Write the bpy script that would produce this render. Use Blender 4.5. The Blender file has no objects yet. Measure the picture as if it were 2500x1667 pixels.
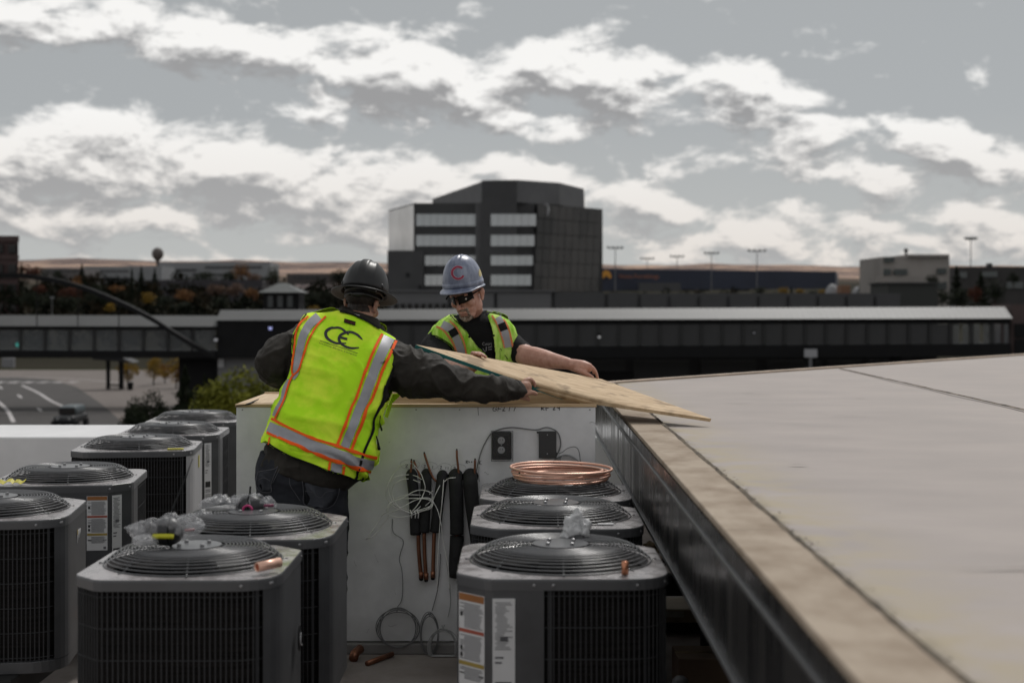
import bpy, bmesh, math, random
import numpy as np
from mathutils import Vector, Matrix, noise
from mathutils.bvhtree import BVHTree
random.seed(7)
S = bpy.context.scene
# ---------------------------------------------------------------- camera, sky, sun, exposure
FP, HC, CX, HY = 3472.0, 1.66, 1250.0, 745.0
cd = bpy.data.cameras.new('camera'); cam = bpy.data.objects.new('camera', cd); S.collection.objects.link(cam)
cam.location = (0, 0, HC); cam.rotation_euler = (math.radians(90), 0, 0)
cd.lens = 50.0; cd.sensor_width = 36.0; cd.sensor_fit = 'HORIZONTAL'
cd.shift_y = -(833.5-HY)/2500.0
cd.clip_start = 0.05; cd.clip_end = 20000
cd.dof.use_dof = True; cd.dof.focus_distance = 6.9; cd.dof.aperture_fstop = 2.7
S.camera = cam
SUN_EL, SUN_AZ = math.radians(52), math.radians(22)      # azimuth measured from +Y towards +X
w = bpy.data.worlds.new('World'); S.world = w; w.use_nodes = True
NT = w.node_tree; NT.nodes.clear()

def ll(nt, a, b): nt.links.new(a, b)
def math_n(nt, op, a, b=None, c=None, clamp=False):
    n = nt.nodes.new('ShaderNodeMath'); n.operation = op; n.use_clamp = clamp
    for i, v in enumerate((a, b, c)):
        if v is None: continue
        if isinstance(v, (int, float)): n.inputs[i].default_value = v
        else: ll(nt, v, n.inputs[i])
    return n.outputs[0]

BL = [(60,40,400,95,9,1),(560,110,440,110,9,1),(1000,200,470,160,5,1.1),(1450,190,470,120,6,1.1),(1820,205,290,70,9,1),
      (1300,300,430,75,4,.9),(1900,300,330,75,12,1),(2350,385,330,75,13,1),(740,250,170,90,35,.8),(150,400,600,150,3,1.2),
      (650,440,520,140,7,1.2),(1000,500,480,140,6,1.1),(300,520,700,90,0,.9),(1330,450,290,80,10,1),(1620,500,260,70,16,.9),(1700,420,200,55,0,.6),
      (2130,420,330,80,10,.8),(1900,590,620,120,0,.85),(2350,520,360,150,0,.8),(2000,180,70,22,0,.0),(2180,192,60,20,0,.55),
      (2600,600,400,140,0,.7),(700,655,1100,45,0,.6)]
def cloud_group():
    g = bpy.data.node_groups.new('cloud_density', 'ShaderNodeTree')
    g.interface.new_socket('P', in_out='INPUT', socket_type='NodeSocketVector')
    g.interface.new_socket('D', in_out='OUTPUT', socket_type='NodeSocketFloat')
    gi = g.nodes.new('NodeGroupInput'); go = g.nodes.new('NodeGroupOutput')
    P = gi.outputs[0]
    # warp
    wn = g.nodes.new('ShaderNodeTexNoise'); wn.inputs['Scale'].default_value = 9; wn.inputs['Detail'].default_value = 3
    ll(g, P, wn.inputs['Vector'])
    sub = g.nodes.new('ShaderNodeVectorMath'); sub.operation = 'SUBTRACT'; ll(g, wn.outputs['Color'], sub.inputs[0]); sub.inputs[1].default_value = (.5,.5,.5)
    sc = g.nodes.new('ShaderNodeVectorMath'); sc.operation = 'MULTIPLY'; ll(g, sub.outputs[0], sc.inputs[0]); sc.inputs[1].default_value = (.05,.035,0)
    ad = g.nodes.new('ShaderNodeVectorMath'); ad.operation = 'ADD'; ll(g, P, ad.inputs[0]); ll(g, sc.outputs[0], ad.inputs[1])
    PW = ad.outputs[0]
    tot = None
    for cx, cy, rx, ry, rot, wt in BL:
        if wt == 0: continue
        az = math.atan((cx-CX)/FP); el = math.atan((HY-cy)/FP*math.cos(az))
        m = g.nodes.new('ShaderNodeMapping'); m.vector_type = 'TEXTURE'
        m.inputs['Location'].default_value = (az, el, 0); m.inputs['Rotation'].default_value = (0, 0, -math.radians(rot))
        m.inputs['Scale'].default_value = (rx/FP*1.25, ry/FP*1.25, 1000)
        ll(g, PW, m.inputs['Vector'])
        gr = g.nodes.new('ShaderNodeTexGradient'); gr.gradient_type = 'SPHERICAL'; ll(g, m.outputs[0], gr.inputs[0])
        v = math_n(g, 'MULTIPLY', gr.outputs['Fac'], wt)
        tot = v if tot is None else math_n(g, 'SMOOTH_MAX', tot, v, .25)
    # cloud cover elsewhere in the sky: same kind of broken cloud
    sp = g.nodes.new('ShaderNodeSeparateXYZ'); ll(g, P, sp.inputs[0])
    aa = math_n(g, 'ABSOLUTE', sp.outputs[0])
    o1 = g.nodes.new('ShaderNodeMapRange'); o1.interpolation_type = 'SMOOTHSTEP'; ll(g, aa, o1.inputs[0]); o1.inputs[1].default_value = .36; o1.inputs[2].default_value = .55
    o2 = g.nodes.new('ShaderNodeMapRange'); o2.interpolation_type = 'SMOOTHSTEP'; ll(g, sp.outputs[1], o2.inputs[0]); o2.inputs[1].default_value = .22; o2.inputs[2].default_value = .38
    out = math_n(g, 'MAXIMUM', o1.outputs[0], o2.outputs[0])
    m2 = g.nodes.new('ShaderNodeMapping'); m2.inputs['Scale'].default_value = (2.2, 5.5, 1); ll(g, PW, m2.inputs['Vector'])
    bn = g.nodes.new('ShaderNodeTexNoise'); bn.inputs['Scale'].default_value = 1.5; bn.inputs['Detail'].default_value = 2; ll(g, m2.outputs[0], bn.inputs['Vector'])
    ov = g.nodes.new('ShaderNodeMapRange'); ll(g, bn.outputs['Fac'], ov.inputs[0]); ov.inputs[1].default_value = .36; ov.inputs[2].default_value = .62
    tot = math_n(g, 'MAXIMUM', tot, math_n(g, 'MULTIPLY', out, math_n(g, 'MULTIPLY', ov.outputs[0], .8)))
    # puffs
    m3 = g.nodes.new('ShaderNodeMapping'); m3.inputs['Rotation'].default_value = (0,0,.12); m3.inputs['Scale'].default_value = (15, 30, 1); ll(g, P, m3.inputs['Vector'])
    fn = g.nodes.new('ShaderNodeTexNoise'); fn.inputs['Scale'].default_value = 1.35; fn.inputs['Detail'].default_value = 9; fn.inputs['Roughness'].default_value = .60
    fn.inputs['Distortion'].default_value = .25
    ll(g, m3.outputs[0], fn.inputs['Vector'])
    n0 = math_n(g, 'MULTIPLY', math_n(g, 'SUBTRACT', fn.outputs['Fac'], .5), 2.0)
    d = math_n(g, 'ADD', math_n(g, 'POWER', tot, .75), n0)
    d = math_n(g, 'SUBTRACT', d, .42)
    ll(g, d, go.inputs[0])
    return g
CG = cloud_group()
tc = NT.nodes.new('ShaderNodeTexCoord'); sx = NT.nodes.new('ShaderNodeSeparateXYZ'); ll(NT, tc.outputs['Generated'], sx.inputs[0])
azn = math_n(NT, 'ARCTAN2', sx.outputs[0], sx.outputs[1])
hyp = math_n(NT, 'SQRT', math_n(NT, 'ADD', math_n(NT, 'MULTIPLY', sx.outputs[0], sx.outputs[0]), math_n(NT, 'MULTIPLY', sx.outputs[1], sx.outputs[1])))
eln = math_n(NT, 'ARCTAN2', sx.outputs[2], hyp)
def dens(du, dv):
    c = NT.nodes.new('ShaderNodeCombineXYZ'); ll(NT, math_n(NT, 'ADD', azn, du), c.inputs[0]); ll(NT, math_n(NT, 'ADD', eln, dv), c.inputs[1])
    g = NT.nodes.new('ShaderNodeGroup'); g.node_tree = CG; ll(NT, c.outputs[0], g.inputs[0]); return g.outputs[0]
D0, D1, D2 = dens(0, 0), dens(.004, .017), dens(.0015, .006)
cov = NT.nodes.new('ShaderNodeMapRange'); cov.interpolation_type = 'SMOOTHSTEP'; ll(NT, D0, cov.inputs[0]); cov.inputs[1].default_value = -.02; cov.inputs[2].default_value = .34
shd = NT.nodes.new('ShaderNodeMapRange'); shd.interpolation_type = 'SMOOTHSTEP'; ll(NT, D1, shd.inputs[0]); shd.inputs[1].default_value = .05; shd.inputs[2].default_value = .82
# clouds paler and warmer towards the horizon
hz = NT.nodes.new('ShaderNodeMapRange'); ll(NT, eln, hz.inputs[0]); hz.inputs[1].default_value = .02; hz.inputs[2].default_value = .13
def mixc(fac, a, b):
    n = NT.nodes.new('ShaderNodeMix'); n.data_type = 'RGBA'
    ll(NT, fac, n.inputs[0]) if not isinstance(fac, float) else setattr(n.inputs[0], 'default_value', fac)
    for i, v in ((6, a), (7, b)):
        if isinstance(v, tuple): n.inputs[i].default_value = (*v, 1)
        else: ll(NT, v, n.inputs[i])
    return n.outputs[2]
SB = 10.0     # cloud values are given for a background strength of 0.1
lit = mixc(hz.outputs[0], (.76*SB,.71*SB,.66*SB), (.93*SB,.92*SB,.90*SB))
drk = mixc(hz.outputs[0], (.43*SB,.43*SB,.43*SB), (.335*SB,.335*SB,.34*SB))
rel = math_n(NT, 'ADD', math_n(NT, 'MULTIPLY', math_n(NT, 'SUBTRACT', D0, D1), 1.0), math_n(NT, 'MULTIPLY', math_n(NT, 'SUBTRACT', D0, D2), 1.7))
inv = math_n(NT, 'MULTIPLY', math_n(NT, 'SUBTRACT', 1.0, shd.outputs[0]), .58)
ccol = mixc(math_n(NT, 'ADD', math_n(NT, 'ADD', rel, inv), .14, clamp=True), drk, lit)
ns = NT.nodes.new('ShaderNodeTexSky'); ns.sky_type = 'NISHITA'; ns.sun_disc = False
ns.sun_elevation = SUN_EL; ns.sun_rotation = SUN_AZ; ns.altitude = 1700; ns.air_density = 1.0; ns.dust_density = 2.0
hs = NT.nodes.new('ShaderNodeHueSaturation'); hs.inputs['Saturation'].default_value = .13; hs.inputs['Value'].default_value = 1.0; ll(NT, ns.outputs[0], hs.inputs['Color'])
skyc = mixc(.86, hs.outputs[0], (.345*SB,.365*SB,.375*SB))
tint = mixc(hz.outputs[0], (.50*SB,.51*SB,.50*SB), skyc)
allc = mixc(cov.outputs[0], tint, ccol)
bg = NT.nodes.new('ShaderNodeBackground'); bg.inputs['Strength'].default_value = .1; ll(NT, allc, bg.inputs['Color'])
wo = NT.nodes.new('ShaderNodeOutputWorld'); ll(NT, bg.outputs[0], wo.inputs['Surface'])
w.cycles.sampling_method = 'MANUAL'; w.cycles.sample_map_resolution = 512
sl = bpy.data.lights.new('sun', 'SUN'); sun = bpy.data.objects.new('sun', sl); S.collection.objects.link(sun)
sl.energy = 2.0; sl.angle = math.radians(10); sl.color = (1, .97, .93)
sd = Vector((math.sin(SUN_AZ)*math.cos(SUN_EL), math.cos(SUN_AZ)*math.cos(SUN_EL), math.sin(SUN_EL)))
sun.rotation_euler = sd.to_track_quat('Z', 'Y').to_euler()
S.view_settings.view_transform = 'Standard'; S.view_settings.look = 'None'
S.view_settings.exposure = 0; S.view_settings.gamma = 1; S.view_settings.use_curve_mapping = False
S.render.engine = 'CYCLES'
S.cycles.max_bounces = 6; S.cycles.diffuse_bounces = 3; S.cycles.glossy_bounces = 3; S.cycles.transmission_bounces = 6; S.cycles.transparent_max_bounces = 12

# ---------------------------------------------------------------- helpers
def P(x, y, Y): return Vector(((x-CX)/FP*Y, Y, HC-(y-HY)/FP*Y))
def lerp(a, b, t): return a+(b-a)*t
def interp(x, xs, ys):
    return float(np.interp(x, xs, ys))
MATS = {}
def mat(name, col, rough=.6, metal=0., col2=None, var=.12, scale=8., stretch=(1,1,1), bump=0., bscale=60., rot=(0,0,0), detail=4, lo=.35, hi=.65,
        alpha=1., spec=.5, coat=0., trans=0., roughvar=0.):
    if name in MATS: return MATS[name]
    m = bpy.data.materials.new(name); m.use_nodes = True; nt = m.node_tree; b = nt.nodes['Principled BSDF']
    b.inputs['Roughness'].default_value = rough; b.inputs['Metallic'].default_value = metal
    b.inputs['Specular IOR Level'].default_value = spec; b.inputs['Coat Weight'].default_value = coat
    b.inputs['Alpha'].default_value = alpha; b.inputs['Transmission Weight'].default_value = trans
    t = nt.nodes.new('ShaderNodeTexCoord'); mp = nt.nodes.new('ShaderNodeMapping'); mp.inputs['Scale'].default_value = stretch; mp.inputs['Rotation'].default_value = rot
    ll(nt, t.outputs['Object'], mp.inputs[0])
    n = nt.nodes.new('ShaderNodeTexNoise'); n.inputs['Scale'].default_value = scale; n.inputs['Detail'].default_value = detail; n.inputs['Roughness'].default_value = .6
    ll(nt, mp.outputs[0], n.inputs['Vector'])
    r = nt.nodes.new('ShaderNodeMapRange'); ll(nt, n.outputs['Fac'], r.inputs[0]); r.inputs[1].default_value = lo; r.inputs[2].default_value = hi
    if col2 is None: c1 = tuple(min(1.2, c*(1-var)) for c in col); c2 = tuple(c*(1+var) for c in col)
    else: c1, c2 = col, col2
    mx = nt.nodes.new('ShaderNodeMix'); mx.data_type = 'RGBA'; ll(nt, r.outputs[0], mx.inputs[0])
    mx.inputs[6].default_value = (*c1, 1); mx.inputs[7].default_value = (*c2, 1)
    ll(nt, mx.outputs[2], b.inputs['Base Color'])
    if roughvar:
        rr = nt.nodes.new('ShaderNodeMapRange'); ll(nt, n.outputs['Fac'], rr.inputs[0]); rr.inputs[1].default_value = lo; rr.inputs[2].default_value = hi
        rr.inputs[3].default_value = rough-roughvar; rr.inputs[4].default_value = rough+roughvar; ll(nt, rr.outputs[0], b.inputs['Roughness'])
    if bump:
        n2 = nt.nodes.new('ShaderNodeTexNoise'); n2.inputs['Scale'].default_value = bscale; n2.inputs['Detail'].default_value = 3
        ll(nt, mp.outputs[0], n2.inputs['Vector'])
        bp = nt.nodes.new('ShaderNodeBump'); bp.inputs['Strength'].default_value = bump; bp.inputs['Distance'].default_value = .01
        ll(nt, n2.outputs['Fac'], bp.inputs['Height']); ll(nt, bp.outputs[0], b.inputs['Normal'])
    MATS[name] = m; m['bsdf'] = 1
    return m

ABS = {}
def link(o, parent=None):
    S.collection.objects.link(o)
    if parent is not None: o.parent = parent
    return o
def thing(name, label, cat, loc=(0,0,0), group=None, rotz=0):
    o = bpy.data.objects.new(name, None); o.empty_display_size = .1; link(o); o.location = loc; o.rotation_euler = (0,0,rotz)
    o['label'] = label; o['category'] = cat
    if group: o['group'] = group
    ABS[o.name] = Vector(loc); return o
def tag(o, label, cat, group=None, kind=None):
    o['label'] = label; o['category'] = cat
    if group: o['group'] = group
    if kind: o['kind'] = kind
    return o
class MB:
    def __init__(s): s.v = []; s.f = []
    def add(s, vs, fs):
        k = len(s.v); s.v += [tuple(v) for v in vs]; s.f += [tuple(i+k for i in f) for f in fs]; return s
    def box(s, x0, x1, y0, y1, z0, z1):
        return s.add([(x0,y0,z0),(x1,y0,z0),(x1,y1,z0),(x0,y1,z0),(x0,y0,z1),(x1,y0,z1),(x1,y1,z1),(x0,y1,z1)],
            [(3,2,1,0),(4,5,6,7),(0,1,5,4),(1,2,6,5),(2,3,7,6),(3,0,4,7)])
    def prism(s, poly, z0, z1):   # poly ccw list of (x,y)
        n = len(poly); vs = [(x,y,z0) for x,y in poly]+[(x,y,z1) for x,y in poly]
        fs = [tuple(range(n))[::-1], tuple(range(n,2*n))]+[(i,(i+1)%n,n+(i+1)%n,n+i) for i in range(n)]
        return s.add(vs, fs)
    def rings(s, R, closed=True, cap=True):  # list of rings with equal count
        n = len(R[0]); k = len(s.v)
        for r in R: s.v += [tuple(p) for p in r]
        m = n if closed else n-1
        for i in range(len(R)-1):
            for j in range(m):
                a, b = k+i*n+j, k+i*n+(j+1)%n
                s.f.append((a, b, b+n, a+n))
        if cap:
            s.f.append(tuple(k+j for j in range(n))[::-1]); s.f.append(tuple(k+(len(R)-1)*n+j for j in range(n)))
        return s
    def tube(s, pts, rad, n=8, cap=True, round_end=False):
        pts = [Vector(p) for p in pts]
        if not hasattr(rad, '__len__'): rad = [rad]*len(pts)
        rad = list(rad)
        if round_end:
            d0 = (pts[0]-pts[1]).normalized(); d1 = (pts[-1]-pts[-2]).normalized()
            a, b = pts[0], pts[-1]; ra, rb = rad[0], rad[-1]
            pts = [a+d0*ra*.95, a+d0*ra*.7]+pts+[b+d1*rb*.7, b+d1*rb*.95]; rad = [ra*.3, ra*.72]+rad+[rb*.72, rb*.3]
        R = []; up = None
        for i, p in enumerate(pts):
            t = (pts[min(i+1, len(pts)-1)]-pts[max(i-1, 0)])
            t = t.normalized() if t.length > 1e-9 else Vector((0,0,1))
            if up is None: up = t.orthogonal().normalized()
            up = (up - t*up.dot(t)); up = up.normalized() if up.length > 1e-6 else t.orthogonal().normalized()
            q = t.cross(up)
            R.append([p+(up*math.cos(2*math.pi*j/n)+q*math.sin(2*math.pi*j/n))*rad[i] for j in range(n)])
        return s.rings(R, True, cap)
    def ell(s, c, r, n=14, m=9, M=None):
        c = Vector(c); k = len(s.v); R = []
        for i in range(1, m):
            th = math.pi*i/m
            R.append([Vector((r[0]*math.sin(th)*math.cos(2*math.pi*j/n), r[1]*math.sin(th)*math.sin(2*math.pi*j/n), -r[2]*math.cos(th))) for j in range(n)])
        if M is not None: R = [[M@p for p in q] for q in R]
        return s.rings([[c+p for p in q] for q in R])
    def lathe(s, prof, c=(0,0,0), n=24, cap=True):
        c = Vector(c)
        return s.rings([[c+Vector((r*math.cos(2*math.pi*j/n), r*math.sin(2*math.pi*j/n), z)) for j in range(n)] for r, z in prof], True, cap)
    def mesh(s, name, off=Vector((0,0,0)), smooth=False):
        me = bpy.data.meshes.new(name); me.from_pydata([(v[0]-off[0], v[1]-off[1], v[2]-off[2]) for v in s.v], [], s.f); me.validate()
        if smooth: me.polygons.foreach_set('use_smooth', [True]*len(me.polygons))
        me.update(); return me
def root_of(o):
    while o.parent is not None: o = o.parent
    return o
def obj(name, mb, m, parent=None, smooth=False, bevel=0., world=True, sol=0.):
    off = Vector((0,0,0))
    if parent is not None and world: off = ABS.get(root_of(parent).name, off)
    me = mb if isinstance(mb, bpy.types.Mesh) else mb.mesh(name, off, smooth)
    if isinstance(mb, bpy.types.Mesh) and world and off.length > 0: me = mb.copy(); me.name = name; me.transform(Matrix.Translation(-off))
    if m is not None and not me.materials: me.materials.append(m)
    o = bpy.data.objects.new(name, me); link(o, parent)
    if sol:
        q = o.modifiers.new('thick', 'SOLIDIFY'); q.thickness = sol; q.offset = 0
    if bevel:
        q = o.modifiers.new('bevel', 'BEVEL'); q.width = bevel; q.segments = 2; q.limit_method = 'ANGLE'; q.angle_limit = math.radians(40)
    return o
def struct(name, mb, m, **k):
    o = obj(name, mb, m, **k); o['kind'] = 'structure'; return o
def curve_pts(pts, n=6):   # Catmull-Rom through points (tuples of any length)
    a = np.array([tuple(p) for p in pts], float)
    if len(a) < 3: n0 = max(2, n); return [tuple(a[0]+(a[1]-a[0])*i/n0) for i in range(n0+1)]
    a = np.vstack([2*a[0]-a[1], a, 2*a[-1]-a[-2]]); out = []
    for i in range(1, len(a)-2):
        for k in range(n):
            t = k/n
            out.append(.5*((2*a[i])+(-a[i-1]+a[i+1])*t+(2*a[i-1]-5*a[i]+4*a[i+1]-a[i+2])*t*t+(-a[i-1]+3*a[i]-3*a[i+1]+a[i+2])*t**3))
    out.append(a[-2]); return [tuple(x) for x in out]
# surfaces hit by a sight line, so that prints and tapes lie on the cloth they belong to
def ray(x, y): return Vector(((x-CX)/FP, 1, -(y-HY)/FP)).normalized()
ORG = Vector((0,0,HC))
class Surf:
    def __init__(s, me_or_obj, off=None):
        me = me_or_obj
        vs = [v.co.copy() for v in me.vertices]
        if off is not None: vs = [v+off for v in vs]
        s.b = BVHTree.FromPolygons(vs, [tuple(p.vertices) for p in me.polygons]); s.last = 6.6
    def hit(s, x, y, lift=.003):
        d = ray(x, y); h = s.b.ray_cast(ORG, d)
        if h[0] is None:
            q = ORG+d*(s.last/d.y); h = s.b.find_nearest(q)
            return h[0]+(q-h[0]).normalized()*lift if h[0] is not None else q
        s.last = h[0].y; n = h[1]
        if n.dot(d) > 0: n = -n
        return h[0]+n*lift
    def ribbon(s, mb, pts, wd, lift=.003, nv=4, step=4., thick=0):   # pts in photo pixels, wd pixel width (or list)
        pts = [tuple(p) for p in pts]; wl = wd if hasattr(wd, '__len__') else [wd]*len(pts)
        c = curve_pts([(p[0], p[1], q) for p, q in zip(pts, wl)], 5) if len(pts) > 2 else curve_pts([(p[0], p[1], q) for p, q in zip(pts, wl)], 8)
        R = []
        for i, p in enumerate(c):
            a = c[max(0, i-1)]; b = c[min(len(c)-1, i+1)]; dx, dy = b[0]-a[0], b[1]-a[1]; L = math.hypot(dx, dy) or 1
            nx, ny = -dy/L, dx/L
            R.append([s.hit(p[0]+nx*p[2]*(j/nv-.5), p[1]+ny*p[2]*(j/nv-.5), lift) for j in range(nv+1)])
        mb.rings(R, False, False); return mb
def text_mesh(txt, size=1.0, extrude=0., shear=0.):
    c = bpy.data.curves.new('t', 'FONT'); c.body = txt; c.size = size; c.extrude = extrude; c.shear = shear; c.resolution_u = 2
    o = bpy.data.objects.new('t', c); S.collection.objects.link(o)
    me = bpy.data.meshes.new_from_object(o.evaluated_get(bpy.context.evaluated_depsgraph_get()))
    bpy.data.objects.remove(o); return me
def mesh_copy_cache(store, key, fn):
    if key not in store: store[key] = fn()
    return store[key]
def remesh(mb, voxel, smooth=3, name='m'):
    me = mb.mesh(name)
    o = bpy.data.objects.new('tmp', me); S.collection.objects.link(o)
    q = o.modifiers.new('r', 'REMESH'); q.mode = 'VOXEL'; q.voxel_size = voxel
    r = bpy.data.meshes.new_from_object(o.evaluated_get(bpy.context.evaluated_depsgraph_get()))
    bpy.data.objects.remove(o); bpy.data.meshes.remove(me); r.name = name
    bm = bmesh.new(); bm.from_mesh(r)
    for _ in range(smooth): bmesh.ops.smooth_vert(bm, verts=bm.verts, factor=.5, use_axis_x=True, use_axis_y=True, use_axis_z=True)
    bm.normal_update(); bm.to_mesh(r); bm.free()
    r.polygons.foreach_set('use_smooth', [True]*len(r.polygons)); return r
def displace(me, fn):
    bm = bmesh.new(); bm.from_mesh(me); bm.normal_update()
    mv = [(v, v.normal*fn(v.co, v.normal)) for v in bm.verts]
    for v, d in mv: v.co += d
    bm.normal_update(); bm.to_mesh(me); bm.free(); me.update()
def subset(me, pred, off, name, thick=.0):
    bm = bmesh.new(); bm.from_mesh(me); bm.normal_update()
    kill = [f for f in bm.faces if not pred(f.calc_center_median(), f.normal)]
    bmesh.ops.delete(bm, geom=kill, context='FACES')
    bm.normal_update(); mv = [(v, v.normal.copy()) for v in bm.verts]
    for v, n in mv: v.co += n*off
    for _ in range(2):    # even out the cut border
        bv = [v for v in bm.verts if v.is_boundary]; new = {}
        for v in bv:
            nb = [e.other_vert(v) for e in v.link_edges if e.is_boundary]
            if len(nb) == 2: new[v] = (v.co+nb[0].co+nb[1].co)/3
        for v, c in new.items(): v.co = c
    m2 = bpy.data.meshes.new(name); bm.to_mesh(m2); bm.free(); m2.polygons.foreach_set('use_smooth', [True]*len(m2.polygons))
    m2.update(); return m2
def px_of(c): return (CX+c.x/c.y*FP, HY-(c.z-HC)/c.y*FP)
def inpoly(x, y, poly):
    r = False; j = len(poly)-1
    for i in range(len(poly)):
        xi, yi = poly[i]; xj, yj = poly[j]
        if (yi > y) != (yj > y) and x < (xj-xi)*(y-yi)/(yj-yi)+xi: r = not r
        j = i
    return r
YAW = 30/FP
def RX(X, Y): return X+YAW*Y      # lines of the roof run very slightly across the view
# ---------------------------------------------------------------- ground, hills, roads
GZ = -8.0
def G(x, y, lift=0.): Y = (HC-GZ)*FP/(y-HY); return ((x-CX)/FP*Y, Y, GZ+lift)
TY = [-1e4, 215, 260, 400, 600, 800, 1500, 2500, 4000, 4700, 5200, 5800, 9000]
TZ = [-8, -8, -7.4, -.5, 8, 14, 30, 50, 78, 120, 150, 158, 150]
def terr(X, Y):
    z = interp(Y, TY, TZ)
    if Y > 900:
        k = min(1, (Y-900)/3000); u = X/Y
        big = interp(u, [-.6,-.36,-.3,-.25,-.2,-.12,-.05,.05,.1,.2,.3,.6], [20,16,26,16,22,8,-6,-4,-3,-1,-6,-10])
        z += k*big + k*14*noise.noise(Vector((X*.0016, Y*.0012, 1)))+k*7*noise.noise(Vector((X*.006, Y*.003, 4)))
    return z
ys = list(np.linspace(-300, 200, 12))+[215,235,260,300,350,400,500,600,700,800,950,1100,1300,1500,1800,2100,2500,2900,3300,3700,4100,4500,4900,5100,5300,5600,6000,7500,9000]
us = np.linspace(-1.1, 1.1, 120)
mb = MB(); R = []
for Y in ys:
    sc = max(Y, 350)
    R.append([(u*sc*1.0, Y, terr(u*sc, Y)) for u in us])
mb.rings(R, False, False)
mt = mat('hill_ground', (.085,.068,.072), .98, spec=.05, col2=(.44,.31,.235), scale=.0045, stretch=(1,2.6,6), detail=8, lo=.46, hi=.56)  # faint lilac distance haze is mixed into the hill colours
nt = mt.node_tree; bs = nt.nodes['Principled BSDF']; src = bs.inputs['Base Color'].links[0].from_socket
gp = nt.nodes.new('ShaderNodeNewGeometry'); sxyz = nt.nodes.new('ShaderNodeSeparateXYZ'); ll(nt, gp.outputs['Position'], sxyz.inputs[0])
mr = nt.nodes.new('ShaderNodeMapRange'); ll(nt, sxyz.outputs[1], mr.inputs[0]); mr.inputs[1].default_value = 700; mr.inputs[2].default_value = 2300
mx = nt.nodes.new('ShaderNodeMix'); mx.data_type = 'RGBA'; ll(nt, mr.outputs[0], mx.inputs[0]); ll(nt, src, mx.inputs[7])
nn = nt.nodes.new('ShaderNodeTexNoise'); nn.inputs['Scale'].default_value = .03; nn.inputs['Detail'].default_value = 6; ll(nt, gp.outputs['Position'], nn.inputs['Vector'])
cr = nt.nodes.new('ShaderNodeMix'); cr.data_type = 'RGBA'; ll(nt, nn.outputs['Fac'], cr.inputs[0]); cr.inputs[6].default_value = (.012,.015,.008,1); cr.inputs[7].default_value = (.035,.028,.020,1)
ll(nt, cr.outputs[2], mx.inputs[6]); ll(nt, mx.outputs[2], bs.inputs['Base Color'])
struct('ground', mb, mt, smooth=True)
M_ASPH = mat('asphalt', (.036,.032,.031), .9, var=.2, scale=.8, bump=.1)
M_CONC = mat('pavement_concrete', (.125,.105,.095), .9, var=.12, scale=.5)
M_PAINT = mat('road_paint', (.42,.40,.40), .7, var=.2, scale=2)
def gpoly(name, px, lift, m):
    mb = MB(); pts = [G(x, y, lift) for x, y in px]; mb.add(pts, [tuple(range(len(pts)))]); return struct(name, mb, m)
gpoly('pavement', [(-150,903),(520,903),(560,930),(560,1060),(700,1400),(-400,1400),(-150,1000)], .004, M_CONC)
gpoly('road', [(-600,922),(40,921),(130,927),(188,945),(249,987),(293,1025),(330,1070),(420,1400),(-1500,1400),(-700,960)], .008, M_ASPH)
mb = MB()
def groundline(pts, wd):
    c = curve_pts(pts, 8); R = []
    for i, p in enumerate(c):
        a = Vector(G(*c[max(0,i-1)], .012)); b = Vector(G(*c[min(len(c)-1,i+1)], .012)); q = Vector(G(*p, .012)); d = (b-a).normalized(); n = Vector((-d.y, d.x, 0))
        R.append([q-n*wd/2, q+n*wd/2])
    mb.rings(R, False, False)
groundline([(54,941),(92,958),(128,980),(178,1003),(210,1031)], .35)
groundline([(-60,950),(-20,970),(0,984),(19,1003),(33,1030)], .35)
for a in [(48,967),(96,999),(0,945)]: groundline([(a[0]-4,a[1]-3),(a[0],a[1]),(a[0]+5,a[1]+4)], .28)
for k in range(-4, 6): 
    x = k*35.5; groundline([(x-11,935-abs(k)*.2),(x,933),(x+11,932)], 1.1)
groundline([(-300,925),(-50,922),(60,921),(180,925),(300,935)], .3)
struct('road_markings', mb, M_PAINT)
gpoly('lawn', [(-500,872),(640,872),(560,898),(520,902),(-150,902),(-900,902)], .016, mat('lawn_grass', (.016,.024,.004), 1, spec=.03, col2=(.035,.038,.009), scale=.15, detail=5))

# ---------------------------------------------------------------- far buildings
M_DARKM = mat('dark_metal', (.014,.014,.016), .45, spec=.25, var=.2, scale=1)
M_GLASSD = mat('dark_glass', (.036,.033,.032), .12, metal=.25, col2=(.005,.005,.006), scale=.055, detail=5, lo=.42, hi=.56, spec=.35)  # large colour blotches stand in for cloud reflections in the panes
M_CONG = mat('grey_cladding', (.055,.055,.058), .75, var=.12, scale=.25)
M_CONL = mat('light_cladding', (.11,.11,.115), .7, var=.1, scale=.3)
M_BAND = mat('window_glass_bright', (.32,.33,.34), .10, metal=.8, var=.35, scale=.12, stretch=(1,1,.3))
M_MULL = mat('mullion', (.06,.06,.065), .5)
M_ROOFM = mat('metal_roofing', (.066,.068,.069), .55, metal=.2, var=.08, scale=.3)
SC = {}
def pane_piece(parent, name, x0, x1, z0, z1, Y, m, t=.12, off=(0,0)):
    """a shared unit box scaled to a pane that faces the viewer"""
    me = mesh_copy_cache(SC, m.name, lambda: MB().box(-.5,.5,-.5,.5,-.5,.5).mesh('piece'))
    if not me.materials: me.materials.append(m)
    o = bpy.data.objects.new(name, me); link(o, parent)
    o.scale = (x1-x0, t, z1-z0); o.location = Vector(((x0+x1)/2, Y, (z0+z1)/2))-ABS[root_of(parent).name]
    return o
def Xp(x, Y): return (x-CX)/FP*Y
def Zp(y, Y): return HC-(y-HY)/FP*Y
def at(x, Y, z): return ((x-CX)/FP*Y, Y, z)
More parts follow.
